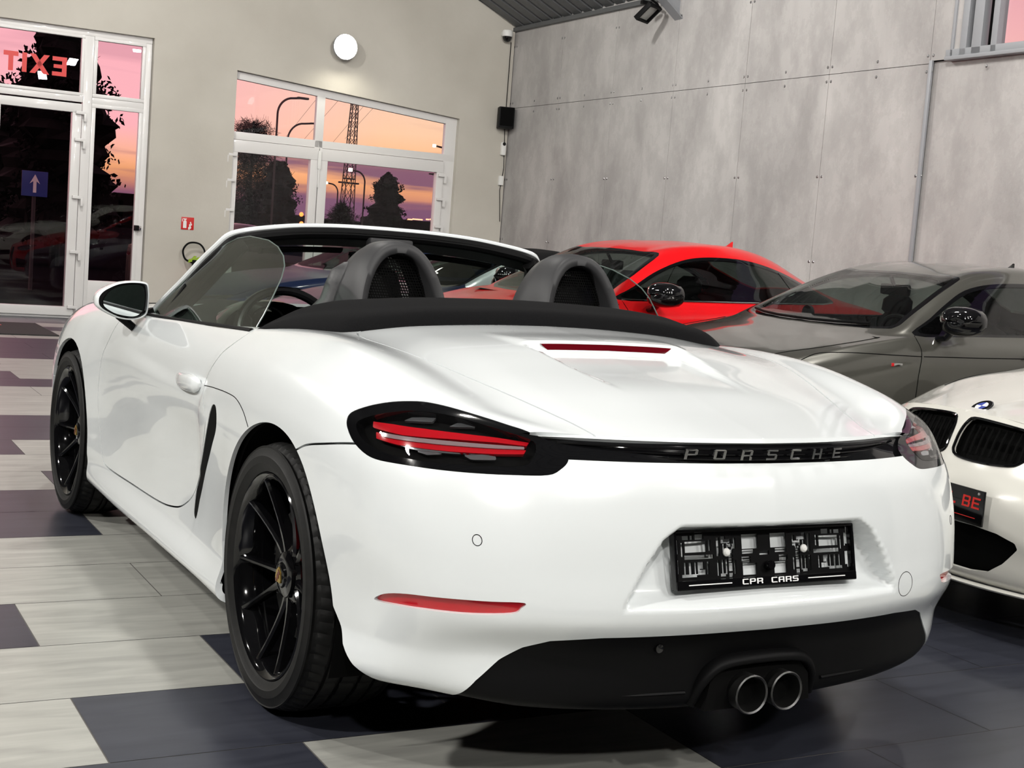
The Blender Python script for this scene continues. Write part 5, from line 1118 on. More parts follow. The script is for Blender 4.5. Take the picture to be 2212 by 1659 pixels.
# ---- roll-over hoops with mesh infill
net = bpy.data.materials.new('perforated_net'); net.use_nodes = True; t = net.node_tree; t.nodes.clear()
tc_ = N(t, 'ShaderNodeTexCoord'); mp_ = N(t, 'ShaderNodeMapping'); mp_.inputs['Rotation'].default_value = (0, 0, 0); t.links.new(tc_.outputs['Object'], mp_.inputs[0]); vz = N(t, 'ShaderNodeTexVoronoi'); vz.voronoi_dimensions = '2D'; vz.inputs['Randomness'].default_value = 0; vz.inputs['Scale'].default_value = 118
sx_ = N(t, 'ShaderNodeSeparateXYZ'); cb = N(t, 'ShaderNodeCombineXYZ'); t.links.new(mp_.outputs[0], sx_.inputs[0]); sh_ = N(t, 'ShaderNodeMath', operation='MULTIPLY_ADD'); sh_.inputs[1].default_value = .5; t.links.new(sx_.outputs['Z'], sh_.inputs[0]); t.links.new(sx_.outputs['X'], sh_.inputs[2]); t.links.new(sh_.outputs[0], cb.inputs[0]); t.links.new(sx_.outputs['Z'], cb.inputs[1]); t.links.new(cb.outputs[0], vz.inputs['Vector'])
lt = N(t, 'ShaderNodeMath', operation='LESS_THAN'); lt.inputs[1].default_value = .30; t.links.new(vz.outputs['Distance'], lt.inputs[0]); tr_ = N(t, 'ShaderNodeBsdfTransparent'); df = N(t, 'ShaderNodeBsdfDiffuse'); df.inputs[0].default_value = (.006, .006, .006, 1); mxx = N(t, 'ShaderNodeMixShader'); t.links.new(lt.outputs[0], mxx.inputs[0]); t.links.new(df.outputs[0], mxx.inputs[1]); t.links.new(tr_.outputs[0], mxx.inputs[2]); oo = N(t, 'ShaderNodeOutputMaterial'); t.links.new(mxx.outputs[0], oo.inputs[0])
def arch_c(w0, w1, h, z0, n=44, pw=2.5):
    """arch outline: legs spread from w1 (shoulder) to w0 (foot)"""
    out_ = []
    for t in np.linspace(-1, 1, n):
        a = t*PI/2; sx_ = math.sin(a); cz = math.cos(a); r = (abs(sx_)**pw+abs(cz)**pw)**(-1/pw); X, Z = sx_*r, cz*r; w_ = w0+(w1-w0)*Z
        out_.append((X*w_, z0+Z*h))
    return out_
for s in (-1, 1):
    cx = s*.322
    rings = []      # (outline, y bottom, y top)
    o0 = arch_c(.152, .128, .232, .985); spec = [(o0, -.0, .530, .475, .93), (o0, 0, .522, .468, 1.0), (arch_c(.156, .134, .236, .985), 0, .56, .50, 1.0), (arch_c(.162, .142, .232, .985), 0, .62, .57, 1.0), (arch_c(.185, .140, .222, .965), 0, .66, .66, 1.0), (arch_c(.19, .132, .21, .965), 0, .67, .69, .9)]
    # rear face ring, outer shell forwards, inner bore
    def ringpts(out_, yt, yb, sc_=1.0, dz=0): return [(cx+x*sc_, yb+(yt-yb)*max(0, (z-.985)/.23), .985+(z-.985)*sc_+dz) for x, z in out_]
    inn_o = arch_c(.122, .096, .196, .985)
    L_ = [[(cx+x, y, z) for x, y, z in [(p[0], .575, p[1]) for p in inn_o]], ringpts(inn_o, .545, .482), ringpts(arch_c(.128, .102, .202, .985), .530, .468), ringpts(arch_c(.146, .122, .226, .985), .525, .462), ringpts(arch_c(.153, .129, .234, .985), .540, .472), ringpts(arch_c(.157, .134, .237, .985), .58, .52), ringpts(arch_c(.165, .136, .233, .985), .64, .60), ringpts(arch_c(.178, .130, .222, .985), .675, .68), ringpts(arch_c(.165, .118, .208, .985), .685, .70), ringpts(arch_c(.125, .095, .19, .985), .67, .69)]
    b = MB(); V = [p for r in L_ for p in r]; n = 44; F = [(i*n+k, i*n+k+1, (i+1)*n+k+1, (i+1)*n+k) for i in range(len(L_)-1) for k in range(n-1)]
    # feet carried down behind the cover
    b.add(V, F)
    hp_ = b.build('roll_hoop', M['trimgrey'], car, ang=1.2)
    b = MB(); out_ = [(cx+p[0], .560, p[1]) for p in inn_o]; b.add(out_, [tuple(range(len(out_)))]); b.build('hoop_net', net, hp_, smooth=False)
    b = MB(); V = [(cx+x*1.0, .500-.0, z) for x, z in ((-.155, .96), (.155, .96), (.155, .985), (-.155, .985))]
    b.box((cx, .56, .955), (.33, .20, .08), .02); b.build('hoop_foot', M['trimgrey'], hp_)
# ---- seats
def seat(s):
    cx = s*.375; secs = []
    # backrest: stations from bottom to top (z, y, half width, thickness)
    for z, y, w_, th in ((.50, .80, .23, .12), (.60, .78, .255, .14), (.72, .75, .255, .14), (.84, .72, .245, .13), (.92, .70, .225, .12), (.98, .69, .18, .11), (1.03, .68, .135, .10), (1.08, .675, .122, .09), (1.12, .67, .108, .075), (1.145, .668, .07, .045), (1.15, .668, .02, .015)): secs.append((z, y, w_, th))
    n = 24; V = []
    for z, y, w_, th in secs:
        for k in range(n):
            a = 2*PI*k/n; c_, s_ = math.cos(a), math.sin(a); r = (abs(c_)**3+abs(s_)**3)**(-1/3); V.append((cx+w_*c_*r, y+th/2*s_*r+(.04*(abs(c_*r))**3 if w_ > .2 else 0), z))
    F = [(i*n+k, i*n+(k+1) % n, (i+1)*n+(k+1) % n, (i+1)*n+k) for i in range(len(secs)-1) for k in range(n)]; F += [tuple(range(n))[::-1], tuple((len(secs)-1)*n+k for k in range(n))]
    b = MB(); b.add(V, F); st = b.build('seat', M['leather'], car, ang=1.2)
    b = MB(); b.box((cx, 1.06, .46), (.48, .50, .13), .05); b.box((cx-.22, 1.06, .50), (.08, .48, .14), .035); b.box((cx+.22, 1.06, .50), (.08, .48, .14), .035); b.build('seat_cushion', M['leather'], st, ang=.8)
seat(-1); seat(1)
# ---- cockpit tub, door cards, dashboard, steering wheel
b = MB(); b.box((0, 1.25, .33), (1.44, 1.55, .04)); b.box((0, .50, .65), (1.44, .06, .56), .01); b.box((0, 1.2, .50), (.24, 1.1, .26), .04); b.build('cabin_floor', M['void'], car)
for s in (-1, 1):
    P = [(.50, .92), (.75, .91), (1.1, .893), (1.5, .88), (1.72, .872), (1.85, .85), (1.95, .4), (.50, .4)]
    b = MB(); b.prism(P, lambda u, v, d: (s*(.765-d-.06*max(0, (.9-v))), u, v), 0, .025); b.build('door_card', M['black'], car, ang=.6)
    b = MB(); b.tube(spline([(s*.70, .70, .74), (s*.665, .95, .76), (s*.66, 1.25, .77), (s*.70, 1.5, .79)], 6), .022, 8); b.build('armrest', M['leather'], car)
b = MB(); V = []; prof = [(1.60, .62), (1.56, .74), (1.58, .82), (1.63, .862), (1.72, .885), (1.90, .895), (2.08, .90)]
xs = np.linspace(-.74, .74, 41)
for x in xs:
    for y, z in prof: V.append((x, y+.05*abs(x)**2, z+(.0 if z < .8 else .03*math.exp(-((x+.37)/.16)**2))))
n = len(prof); F = [(i*n+k, i*n+k+1, (i+1)*n+k+1, (i+1)*n+k) for i in range(40) for k in range(n-1)]; b.add(V, F); dsh = b.build('dashboard', M['black'], car, ang=1.2)
b = MB(); V = []
for y, sc_ in ((1.50, 1.0), (1.54, 1.02), (1.66, .95), (1.78, .75)):
    for k in range(17): a = PI*k/16; V.append((-.37+.19*sc_*math.cos(a), y, .84+.125*sc_*math.sin(a)))
F = [(i*17+k, i*17+k+1, (i+1)*17+k+1, (i+1)*17+k) for i in range(3) for k in range(16)]; b.add(V, F); b.build('instrument_cowl', M['gblack'], dsh, ang=1)
b = MB()
for cx, r in ((-.37, .062), (-.48, .045), (-.26, .045)): b.lathe([(r, 0), (r+.006, .004), (r+.006, -.01)], Matrix.Translation((cx, 1.545, .875)) @ Matrix.Rotation(PI/2, 4, 'X'), 30)
b.build('gauge_ring', M['chrome'], dsh)
for cx in (-.66, -.06, .06, .66):
    b = MB(); b.lathe([(.030, 0), (.040, .012), (.046, 0), (.040, -.02)], Matrix.Translation((cx, 1.575, .80)) @ Matrix.Rotation(PI/2, 4, 'X'), 26); b.lathe([(0, .004), (.03, 0)], Matrix.Translation((cx, 1.575, .80)) @ Matrix.Rotation(PI/2, 4, 'X'), 20); b.build('air_vent', M['steel'], dsh)
b = MB(); b.box((.36, 1.565, .775), (.48, .012, .025), .004); b.box((-.0, 1.57, .845), (.10, .03, .075), .02); b.build('dash_strip', M['silver'], dsh)
b = MB(); Tw = Matrix.Translation((-.37, 1.33, .845)) @ Matrix.Rotation(PI/2-.42, 4, 'X'); b.tube([Tw @ Vector((.185*math.cos(a), .180*math.sin(a), 0)) for a in np.linspace(0, 2*PI, 49)[:-1]], .0165, 10, closed=True)
sw = b.build('steering_wheel', M['gblack'], car)
b = MB(); b.lathe([(0, .03), (.05, .028), (.065, .01), (.065, -.02)], Tw, 24)
for a in (0, PI, -PI/2): b.tube([Tw @ Vector((.05*math.cos(a), .05*math.sin(a), .0)), Tw @ Vector((.18*math.cos(a), .175*math.sin(a), 0))], [.02, .013], 8, flat=.4)
b.tube([Tw @ Vector((0, 0, 0)), (-.37, 1.55, .78)], .04, 12); b.build('wheel_hub', M['black'], sw)
b = MB(); b.box((-.02, 1.30, .62), (.07, .07, .10), .02); b.build('gear_lever', M['black'], car)
# front lamps and grille, out of view but part of the car
fl_ = only(sdpoly([(2.93, .60), (2.98, .69), (3.10, .72), (3.26, .66), (3.30, .58), (3.18, .56)], SIDE, 4), lambda V: V[:, 0] > .55)
b = MB(); 
for s in (-1, 1):
    b = MB(); b.lathe([(0, .04), (.05, .035), (.09, .015), (.105, 0), (.105, -.02)], Matrix.Translation((s*.655, 3.085, .665)) @ Matrix.Rotation(-1.15, 4, 'X') @ Matrix.Rotation(s*.35, 4, 'Y'), 28); b.build('headlamp', M['crystal'], car)
# ================================================================== the other cars (origin: middle of the car on the floor, y forward)
def coupe(name, spec, nose, psi, paint, label, rz0=PI/2):
    """spec['st']: stations (a, hw, zs, ws, r7, r8, r9z, zc) measured back from the nose"""
    L = spec['L']; zb = spec.get('zb', .17); st = spec['st']; er = Vector((math.cos(psi), math.sin(psi), 0)); cen = Vector((nose[0], nose[1], 0))+er*(L/2)
    car_ = empty(name, tuple(cen), rz0+psi, label, 'car')
    def secrow(a, hw, zs, ws, r7, r8, z9, zc):
        b = spec.get('zlow', lambda a: 0)(a)
        return [(hw-.12, -a, zb-.01), (hw-.03, -a, zb+.015), (hw-.012, -a, .31), (hw, -a, .48), (hw-.006, -a, .48+(zs-.48)*.45), ((hw*.55+ws*.45)+.012, -a, .48+(zs-.48)*.80), (ws, -a, zs), (r7[0], -a, r7[1]), (r8[0], -a, r8[1]), (r8[0]*.55, -a, z9), (0, -a, zc)]
    S = [secrow(*s) for s in st]
    fr = [.75, .5, .25, 0]
    def endface(corner, prof, pw=2.3):
        out_ = []
        for f in fr:
            row = []
            for j in range(7):
                cx, cy, cz = corner[j]; a0, z0 = prof[j]; k = f**pw; row.append((cx*f, -a0+(cy+a0)*k, z0+(cz-z0)*k))
            out_.append(row)
        return out_
    Fr = endface(S[0], spec['nose']); Re = endface(S[-1], spec['tail'])
    for i, j in enumerate((7, 8, 9, 10)): S[0][j] = Fr[i][6]; S[-1][j] = Re[i][6]
    low_ = np.array(Fr[::-1]+[s[:7] for s in S]+Re); tl_ = arclen(low_); nf_, ns_ = 4, len(S)
    rt = np.array([0, .06, .2, .37, .50, .62, .74, .9, 1.08, 1.35, 1.62])
    NU_ = spec.get('NU', 190); uq_ = np.sort(np.concatenate([np.linspace(0, tl_[-1], NU_), [tl_[nf_], tl_[nf_+ns_-1]]])); ia_ = int(np.argmin(abs(uq_-tl_[nf_]))); ib_ = len(uq_)-1-int(np.argmin(abs(uq_[::-1]-tl_[nf_+ns_-1])))
    Pl_ = interp(tl_, low_, q=uq_); Sd = np.array(S); Ph_ = interp(tl_[nf_:nf_+ns_], Sd[:, 6:], q=uq_[ia_:ib_+1])
    nl, nh = 38, 38; ql, qh = np.linspace(0, rt[6], nl), np.linspace(rt[6], rt[-1], nh)
    # belt is a soft crease: lower and upper sheets are interpolated separately, normals kept apart only by geometry
    A_ = interp(rt[:7], Pl_.transpose(1, 0, 2), q=ql).transpose(1, 0, 2); U_ = interp(rt[6:], Ph_.transpose(1, 0, 2), q=qh).transpose(1, 0, 2)
    sA, sU = to_surf(A_, True), to_surf(U_, True)
    if sA.N[np.argmax(sA.V[:, 0])][0] < 0: sA, sU = to_surf(A_, False), to_surf(U_, False)
    # soften across the belt line
    iu = np.arange(ib_-ia_+1); ra1 = (iu+ia_)*nl+nl-1; rb1 = iu*nh; m_ = sA.N[ra1]+sU.N[rb1]; m_ /= np.linalg.norm(m_, axis=1, keepdims=True); hood = np.array(spec.get('soft', 1.0)); sA.N[ra1] = m_; sU.N[rb1] = m_
    for S_ in (sA, sU): S_.N[np.abs(S_.V[:, 0]) < 1e-6, 0] = 0; S_.V[:, 1] += L/2
    sk = join(sA, sU); SD = ((0, -1, 0), (0, 0, 1)); h = L/2
    sh = lambda P: [(a-h, z) for a, z in P]           # side polygons are given in (a, z)
    tp_ = lambda P: [(x, h-a) for x, a in P]
    f0_ = weld(join(sk, sk.flip_x()), 2e-5); bv = BVHTree.FromPolygons([tuple(v) for v in f0_.V], f0_.F)
    outp = {}
    def cutout(poly, ax, cond, sm=0, ref=2, band=.045):
        nonlocal sk
        f = only(sdpoly(poly, ax, sm), cond); sk.refine(f, band, ref); a, sk = sk.clip(f); return a
    def put(S_, nm, m, parent=None, rim=0, two=True, off=0):
        S2 = S_.offset(off) if off else S_
        if two: return S2.flip_x().obj(nm, m, parent or car_, rim), S2.obj(nm, m, parent or car_, rim)
        return weld(join(S2, S2.flip_x()), 2e-5).obj(nm, m, parent or car_, rim)
    for ac in (spec['fa'], spec['ra']):
        R_ = spec.get('R', .33)+.035; P = [(ac-h+R_*1.02, 0)]+[(ac-h+R_*math.cos(t), spec.get('R', .33)+R_*math.sin(t)) for t in np.linspace(-.15, PI+.15, 30)]+[(ac-h-R_*1.02, 0)]; cutout(P, SD, lambda V: V[:, 0] > .5, 0, 1)
    gl_side = cutout(sh(spec['dlo']), SD, lambda V: (V[:, 0] > .3) & (V[:, 2] > spec['belt']-.05), 4, 1)
    ws_ = cutout(tp_(spec['ws'])+[(-.3, h-spec['ws'][-1][1]), (-.3, h-spec['ws'][0][1])], TOP, lambda V: V[:, 2] > spec['belt']-.03, 0, 1)
    rw_ = cutout(tp_(spec['rw'])+[(-.3, h-spec['rw'][-1][1]), (-.3, h-spec['rw'][0][1])], TOP, lambda V: (V[:, 2] > spec['belt']-.02), 0, 1)
    if 'dlo_frame' in spec:
        fr_ = cutout(sh(spec['dlo_frame']), SD, lambda V: (V[:, 0] > .3) & (V[:, 2] > spec['belt']-.04), 4, 1); put(fr_, 'window_frame', M['gblack'], rim=.01)
    if 'pillar' in spec:
        pf_ = cutout(sh(spec['pillar']), SD, lambda V: (V[:, 0] > .3) & (V[:, 2] > spec['belt']+.01), 0, 1); put(pf_, 'windscreen_pillar', M['silver'], rim=.01)
    if 'roof' in spec:
        rf = cutout(tp_(spec['roof'])+[(-.3, h-spec['roof'][-1][1]), (-.3, h-spec['roof'][0][1])], TOP, lambda V: V[:, 2] > spec['belt']+.01, 0, 1); put(rf, 'fabric_roof', M['fabric'], two=False, rim=.01)
    lampp = []
    for nm, poly, m, off, sm in spec.get('front', []):
        c_ = cutout(poly, REAR, lambda V: V[:, 1] > h-.55, sm, 2, .03); o_ = put(c_, nm, m, off=off)
        if nm == 'headlamp':
            for oo_, S_ in zip(o_, (c_.flip_x(), c_)): S_.obj('lamp_cover', M['lens'], oo_, 0)
    for nm, poly, m, off, sm in spec.get('rear', []):
        c_ = cutout(poly, REAR, lambda V: V[:, 1] < -h+.5, sm, 2, .03); put(c_, nm, m, off=off)
    put(sk, 'body_shell', paint, two=False, rim=.012)
    put(gl_side, 'side_window', M['tint']); wf_ = sdpoly([(-x, y) for x, y in (tp_(spec['ws'])[1:])[::-1]]+tp_(spec['ws']), TOP); ws_.refine(wf_, .06, 1); wa_, wb_ = ws_.clip(lambda V: wf_(V)+.032); wsc = put(wa_, 'windscreen', spec.get('glass', M['glass']), two=False); put(wb_, 'windscreen_border', M['gblack'], two=False); put(rw_, 'rear_window', M['tint'], two=False)
    inn_ = sA.offset(-.035); inn_.F = list(inn_.F)
    inn_, _ = inn_.clip(lambda V: V[:, 2]-spec['belt']+.02)
    for ac in (spec['fa'], spec['ra']):
        R_ = spec.get('R', .33)+.03; f = only(sdpoly([(ac-h+R_*math.cos(t), spec.get('R', .33)+R_*math.sin(t)) for t in np.linspace(0, 2*PI, 30)[:-1]], SD), lambda V: V[:, 0] > .5); _, inn_ = inn_.clip(f)
    put(inn_, 'inner_body', M['void'], two=False)
    b = MB(); b.box((0, 0, zb+.03), (1.3, L-1.1, .03), .01); b.build('underbody', M['void'], car_)
    for ac in (spec['fa'], spec['ra']):
        for sx in (-1, 1):
            b = MB(); V = []; n = 20; R_ = spec.get('R', .33)+.06
            for i in range(n+1):
                t = -.3+(PI+.6)*i/n
                for x in (.80, .5): V.append((sx*x, h-ac+R_*math.cos(t), spec.get('R', .33)+R_*math.sin(t)))
            F = [(2*i, 2*i+1, 2*i+3, 2*i+2) for i in range(n)]+[tuple(2*i+1 for i in range(n+1))]; b.add(V, F); b.build('arch_liner', M['void'], car_)
    # wheels copied from the roadster's front wheel
    src = [o for o in car.children if o.name.startswith('wheel')]
    for ac in (spec['fa'], spec['ra']):
        for sx in (-1, 1):
            w0 = [o for o in src if o.data.vertices[0].co.x*sx > 0 and o.data.vertices[0].co.y > 1.5][0]
            k = spec.get('R', .33)/.336; Mt = Matrix.Translation((sx*(st[len(st)//2][1]-.015-.878*k), h-ac-2.475*k, 0)) @ Matrix.Diagonal((k, k, k, 1))
            r_ = w0.copy(); C.objects.link(r_); r_.parent = car_; r_.matrix_basis = Mt
            for ch in w0.children: c2 = ch.copy(); C.objects.link(c2); c2.parent = r_
    # cabin
    ca = spec['cabin']
    b = MB(); b.box((0, h-(ca[0]+ca[1])/2, .30), (1.3, ca[1]-ca[0], .04)); V = []; prof = [(ca[0]+.42, .60), (ca[0]+.40, .80), (ca[0]+.30, spec['belt']-.01), (ca[0]-.05, spec['belt']-.01)]
    b.build('cabin_floor', M['void'], car_)
    b = MB(); 
    for x in np.linspace(-.70, .70, 25):
        for a, z in prof: V.append((x, h-a+.0*x, z))
    b.add(V, [(i*4+k, i*4+k+1, i*4+5+k, i*4+4+k) for i in range(24) for k in range(3)]); b.build('dashboard', M['trimgrey'], car_, ang=1)
    for sx in (-1, 1):
        y0 = h-ca[0]-1.02; b = MB()
        secs = [(.45, y0, .24, .12), (.62, y0-.03, .25, .13), (.80, y0-.08, .24, .12), (.92, y0-.11, .20, .10), (.955, y0-.115, .11, .05), (.97, y0-.12, .10, .05), (.99, y0-.12, .125, .09), (1.06, y0-.125, .12, .09), (spec.get('head', 1.10), y0-.13, .07, .05)]; n = 18; V = []
        for z, y, w_, th in secs:
            for k in range(n):
                t = 2*PI*k/n; c_, s_ = math.cos(t), math.sin(t); r = (abs(c_)**3+abs(s_)**3)**(-1/3); V.append((sx*.37+w_*c_*r, y+th/2*s_*r, z))
        F = [(i*n+k, i*n+(k+1) % n, (i+1)*n+(k+1) % n, (i+1)*n+k) for i in range(len(secs)-1) for k in range(n)]+[tuple((len(secs)-1)*n+k for k in range(n))]
        b.add(V, F); b.box((sx*.37, y0+.26, .42), (.50, .50, .14), .05); b.build('seat', M['black'], car_, ang=1)
    b = MB(); Tw = Matrix.Translation((-.36, h-ca[0]-.50, spec['belt']-.07)) @ Matrix.Rotation(PI/2-.4, 4, 'X'); b.tube([Tw @ Vector((.185*math.cos(a), .185*math.sin(a), 0)) for a in np.linspace(0, 2*PI, 33)[:-1]], .015, 8, closed=True); b.tube([Tw @ Vector((-.17, 0, 0)), Tw @ Vector((.17, 0, 0))], .025, 8, flat=.4); b.build('steering_wheel', M['black'], car_)
    mz = spec['ws'][-1][1]
    b = MB(); b.box((0, h-mz-.03, spec['head_z']-.10), (.24, .035, .07), .02); b.tube([(0, h-mz-.02, spec['head_z']-.08), (0, h-mz+.02, spec['head_z']-.02)], .012, 8); b.build('interior_mirror', M['black'], car_)
    # door mirrors
    mxm = spec['mirror']                               # (x, a, z)
    for sx in spec.get('mirror_sides', (-1, 1)):
        x, a, z = mxm; b = MB(); V = []; n = 20
        for k, (dy, sw, sh_) in enumerate(((-.075, .94, .92), (-.07, 1, 1), (-.02, 1.0, 1.02), (.03, .92, .95), (.07, .70, .76), (.09, .35, .4), (.095, .05, .05))):
            for i in range(n):
                t = 2*PI*i/n; c_, s_ = math.cos(t), math.sin(t); r = (abs(c_)**2.6+abs(s_)**2.6)**(-1/2.6); V.append((sx*(x+.108*sw*c_*r), h-a+dy-.02*c_, z+.082*sh_*s_*r*(1-.12*c_)))
        F = [(i*n+k, i*n+(k+1) % n, (i+1)*n+(k+1) % n, (i+1)*n+k) for i in range(6) for k in range(n)]+[tuple(range(n))[::-1]]; b.add(V, F)
        mo = b.build('door_mirror', spec.get('mirror_mat', M['gblack']), car_, ang=1.2)
        b = MB(); b.tube([(sx*(x-.05), h-a-.01, z-.045), (sx*(x-.10), h-a, z-.105), (sx*(x-.19), h-a+.01, z-.125)], [.035, .03, .03], 8, flat=.6); b.build('mirror_foot', M['gblack'], mo)
        b = MB(); V = [(sx*(x+.10*math.cos(t)), h-a-.0765-.02*math.cos(t), z+.058*math.sin(t)) for t in np.linspace(0, 2*PI, 25)[:-1]]; b.add(V, [tuple(range(24))]); b.build('mirror_glass', M['mirror'], mo, smooth=False)
    def sp_(a, z, s): 
        q = bv.ray_cast(Vector((s*3, h-a, z)), Vector((-s, 0, 0)))[0]; return q if q else Vector((s*.85, h-a, z))
    def tpt(x, a):
        q = bv.ray_cast(Vector((x, h-a, 3)), Vector((0, 0, -1)))[0]; return q
    def beadc(pts, r=.0028, nm='panel_gap', m=None): b = MB(); b.tube(pts, r, 6); return b.build(nm, m or M['void'], car_)
    for s in (-1, 1):
        for pl2 in spec['gaps']: beadc([sp_(a, z, s) for a, z in spline(pl2, 6)])
        if 'trim' in spec: beadc([sp_(a, z, s)+Vector((s*.002, 0, 0)) for a, z in spline(spec['trim'][0], 6)], spec['trim'][1], 'belt_trim', spec['trim'][2])
        b = MB(); a, z = spec['handle']; p = sp_(a, z, s); b.box(p+Vector((s*.015, 0, 0)), (.03, .19, .028), .012); b.build('door_handle', paint, car_)
    for pl2 in spec.get('topgaps', []):
        for s in (-1, 1): beadc([tpt(s*x, a) for x, a in spline(pl2, 6)])
    if 'fin' in spec:
        a, z = spec['fin']; b = MB(); b.prism([(-.07, -.012), (.07, -.012), (.05, .01), (-.01, .028), (-.055, .062), (-.062, .060), (-.055, .02)], lambda u, v, d: (d*(1-.8*max(v, 0)/.062), h-a+u, z+v), -.016, .016); b.build('roof_antenna', spec.get('fin_mat', M['gblack']), car_, ang=.5)
    return car_, h, sp_, tpt, bv

def R2(P): return P
GREY = dict(mirror_sides=(-1,), L=4.05, belt=.885, fa=.78, ra=3.25, R=.315, cabin=(1.25, 3.0), mirror=(.93, 1.60, .998), fin=(2.98, 1.300), head_z=1.235, handle=(2.35, .80), head=1.10,
  st=[(.26, .755, .63, .66, (.6, .64), (.5, .65), .655, .66), (.50, .815, .715, .715, (.62, .735), (.47, .745), .752, .755), (.85, .843, .795, .745, (.63, .815), (.46, .83), .838, .842), (1.15, .85, .85, .76, (.64, .868), (.47, .885), .895, .90), (1.34, .852, .882, .772, (.735, .893), (.67, .918), .945, .955), (1.60, .853, .890, .776, (.725, .95), (.630, 1.045), 1.09, 1.105), (1.85, .853, .895, .778, (.70, 1.0), (.578, 1.155), 1.195, 1.21), (2.05, .853, .898, .779, (.69, 1.04), (.545, 1.222), 1.262, 1.275), (2.4, .853, .905, .780, (.685, 1.07), (.532, 1.278), 1.317, 1.328), (2.8, .853, .915, .778, (.68, 1.07), (.525, 1.275), 1.315, 1.328), (3.15, .850, .925, .77, (.665, 1.04), (.50, 1.215), 1.262, 1.278), (3.42, .842, .928, .76, (.66, 1.0), (.49, 1.105), 1.15, 1.165), (3.65, .825, .925, .74, (.65, .955), (.52, .985), 1.0, 1.01), (3.82, .80, .91, .70, (.6, .925), (.5, .935), .94, .945), (3.97, .76, .88, .65, (.6, .89), (.5, .9), .9, .9)],
  nose=[(.10, .16), (.05, .18), (.0, .31), (.0, .42), (.02, .52), (.06, .60), (.14, .64)], tail=[(4.0, .2), (4.03, .23), (4.05, .35), (4.05, .5), (4.04, .65), (4.03, .78), (4.02, .89)],
  dlo=[(1.475, .912), (1.62, .985), (1.80, 1.075), (1.98, 1.15), (2.20, 1.195), (2.50, 1.212), (2.80, 1.205), (3.05, 1.165), (3.28, 1.09), (3.43, 1.00), (3.40, .965), (3.0, .950), (2.4, .932), (1.9, .920)],
  dlo_frame=[(1.425, .897), (1.60, .992), (1.78, 1.085), (1.97, 1.168), (2.20, 1.215), (2.50, 1.233), (2.80, 1.226), (3.07, 1.184), (3.32, 1.10), (3.48, 1.0), (3.43, .945), (3.0, .934), (2.4, .917), (1.9, .905)],
  ws=[(0, 1.20), (.3, 1.225), (.52, 1.275), (.655, 1.345), (.665, 1.40), (.605, 1.66), (.545, 1.90), (.515, 2.0), (.49, 2.02), (.3, 1.985), (0, 1.965)], rw=[(0, 3.10), (.3, 3.12), (.44, 3.16), (.46, 3.25), (.47, 3.50), (.44, 3.58), (.3, 3.61), (0, 3.62)],
  front=[('headlamp', [(.38, .56), (.36, .60), (.50, .635), (.66, .645), (.70, .62), (.66, .57), (.5, .545)], M['crystal'], -.03, 3), ('grille', [(-.3, .25), (.20, .25), (.25, .34), (.27, .50), (.24, .58), (-.3, .58)], M['gblack'], -.02, 0), ('air_intake', [(.36, .24), (.66, .26), (.64, .38), (.38, .40)], M['void'], -.03, 0)],
  rear=[('tail_lamp', [(.34, .74), (.36, .82), (.56, .84), (.78, .82), (.80, .76), (.6, .72)], M['darkred'], -.002, 2)],
  gaps=[[(1.42, .895), (1.425, .80), (1.40, .65), (1.39, .45), (1.42, .28)], [(2.66, .915), (2.68, .8), (2.66, .6), (2.55, .40), (2.45, .30)], [(.62, .735), (.75, .775), (.95, .788), (1.2, .787), (1.42, .785)], [(1.44, .785), (2.0, .79), (2.65, .80), (3.3, .81)], [(1.42, .28), (1.9, .27), (2.45, .30)]],
  topgaps=[[(.70, 1.22), (.69, 1.0), (.66, .75), (.60, .5)]])
gc, gh, gsp, gtp, gbv = coupe('grey_coupe', GREY, (2.32, 3.15), 0.0, M['grey'], 'dark grey coupe with black door mirror parked right behind the white convertible')
b = MB(); p0 = gsp(1.235, .735, -1)
b.box(p0+Vector((-.002, 0, 0)), (.006, .085, .017), .003); b.build('fender_badge', M['chrome'], gc)
b = MB(); b.box(p0+Vector((-.003, .032, 0)), (.007, .020, .019), .003); b.build('badge_mark', M['caliper'], gc)
b = MB(); b.tube([gtp(x, 1.235+.14*abs(x/.6)**2)+Vector((0, .01, .008)) for x in (-.50, -.3, -.1, .08)], .008, 6); b.build('wiper', M['black'], gc); b = MB(); b.tube([gtp(x, 1.235+.14*abs(x/.6)**2)+Vector((0, .01, .008)) for x in (.02, .2, .4, .56)], .008, 6); b.build('wiper', M['black'], gc)
b = MB(); b.lathe([(0, .012), (.045, .012), (.045, -.012), (0, -.012)], Matrix.Translation((.14, gh-1.42, .955)) @ Matrix.Rotation(PI/2, 4, 'X'), 20); b.box((.14, gh-1.42, .90), (.07, .05, .03), .01); b.build('dash_clock', M['black'], gc)

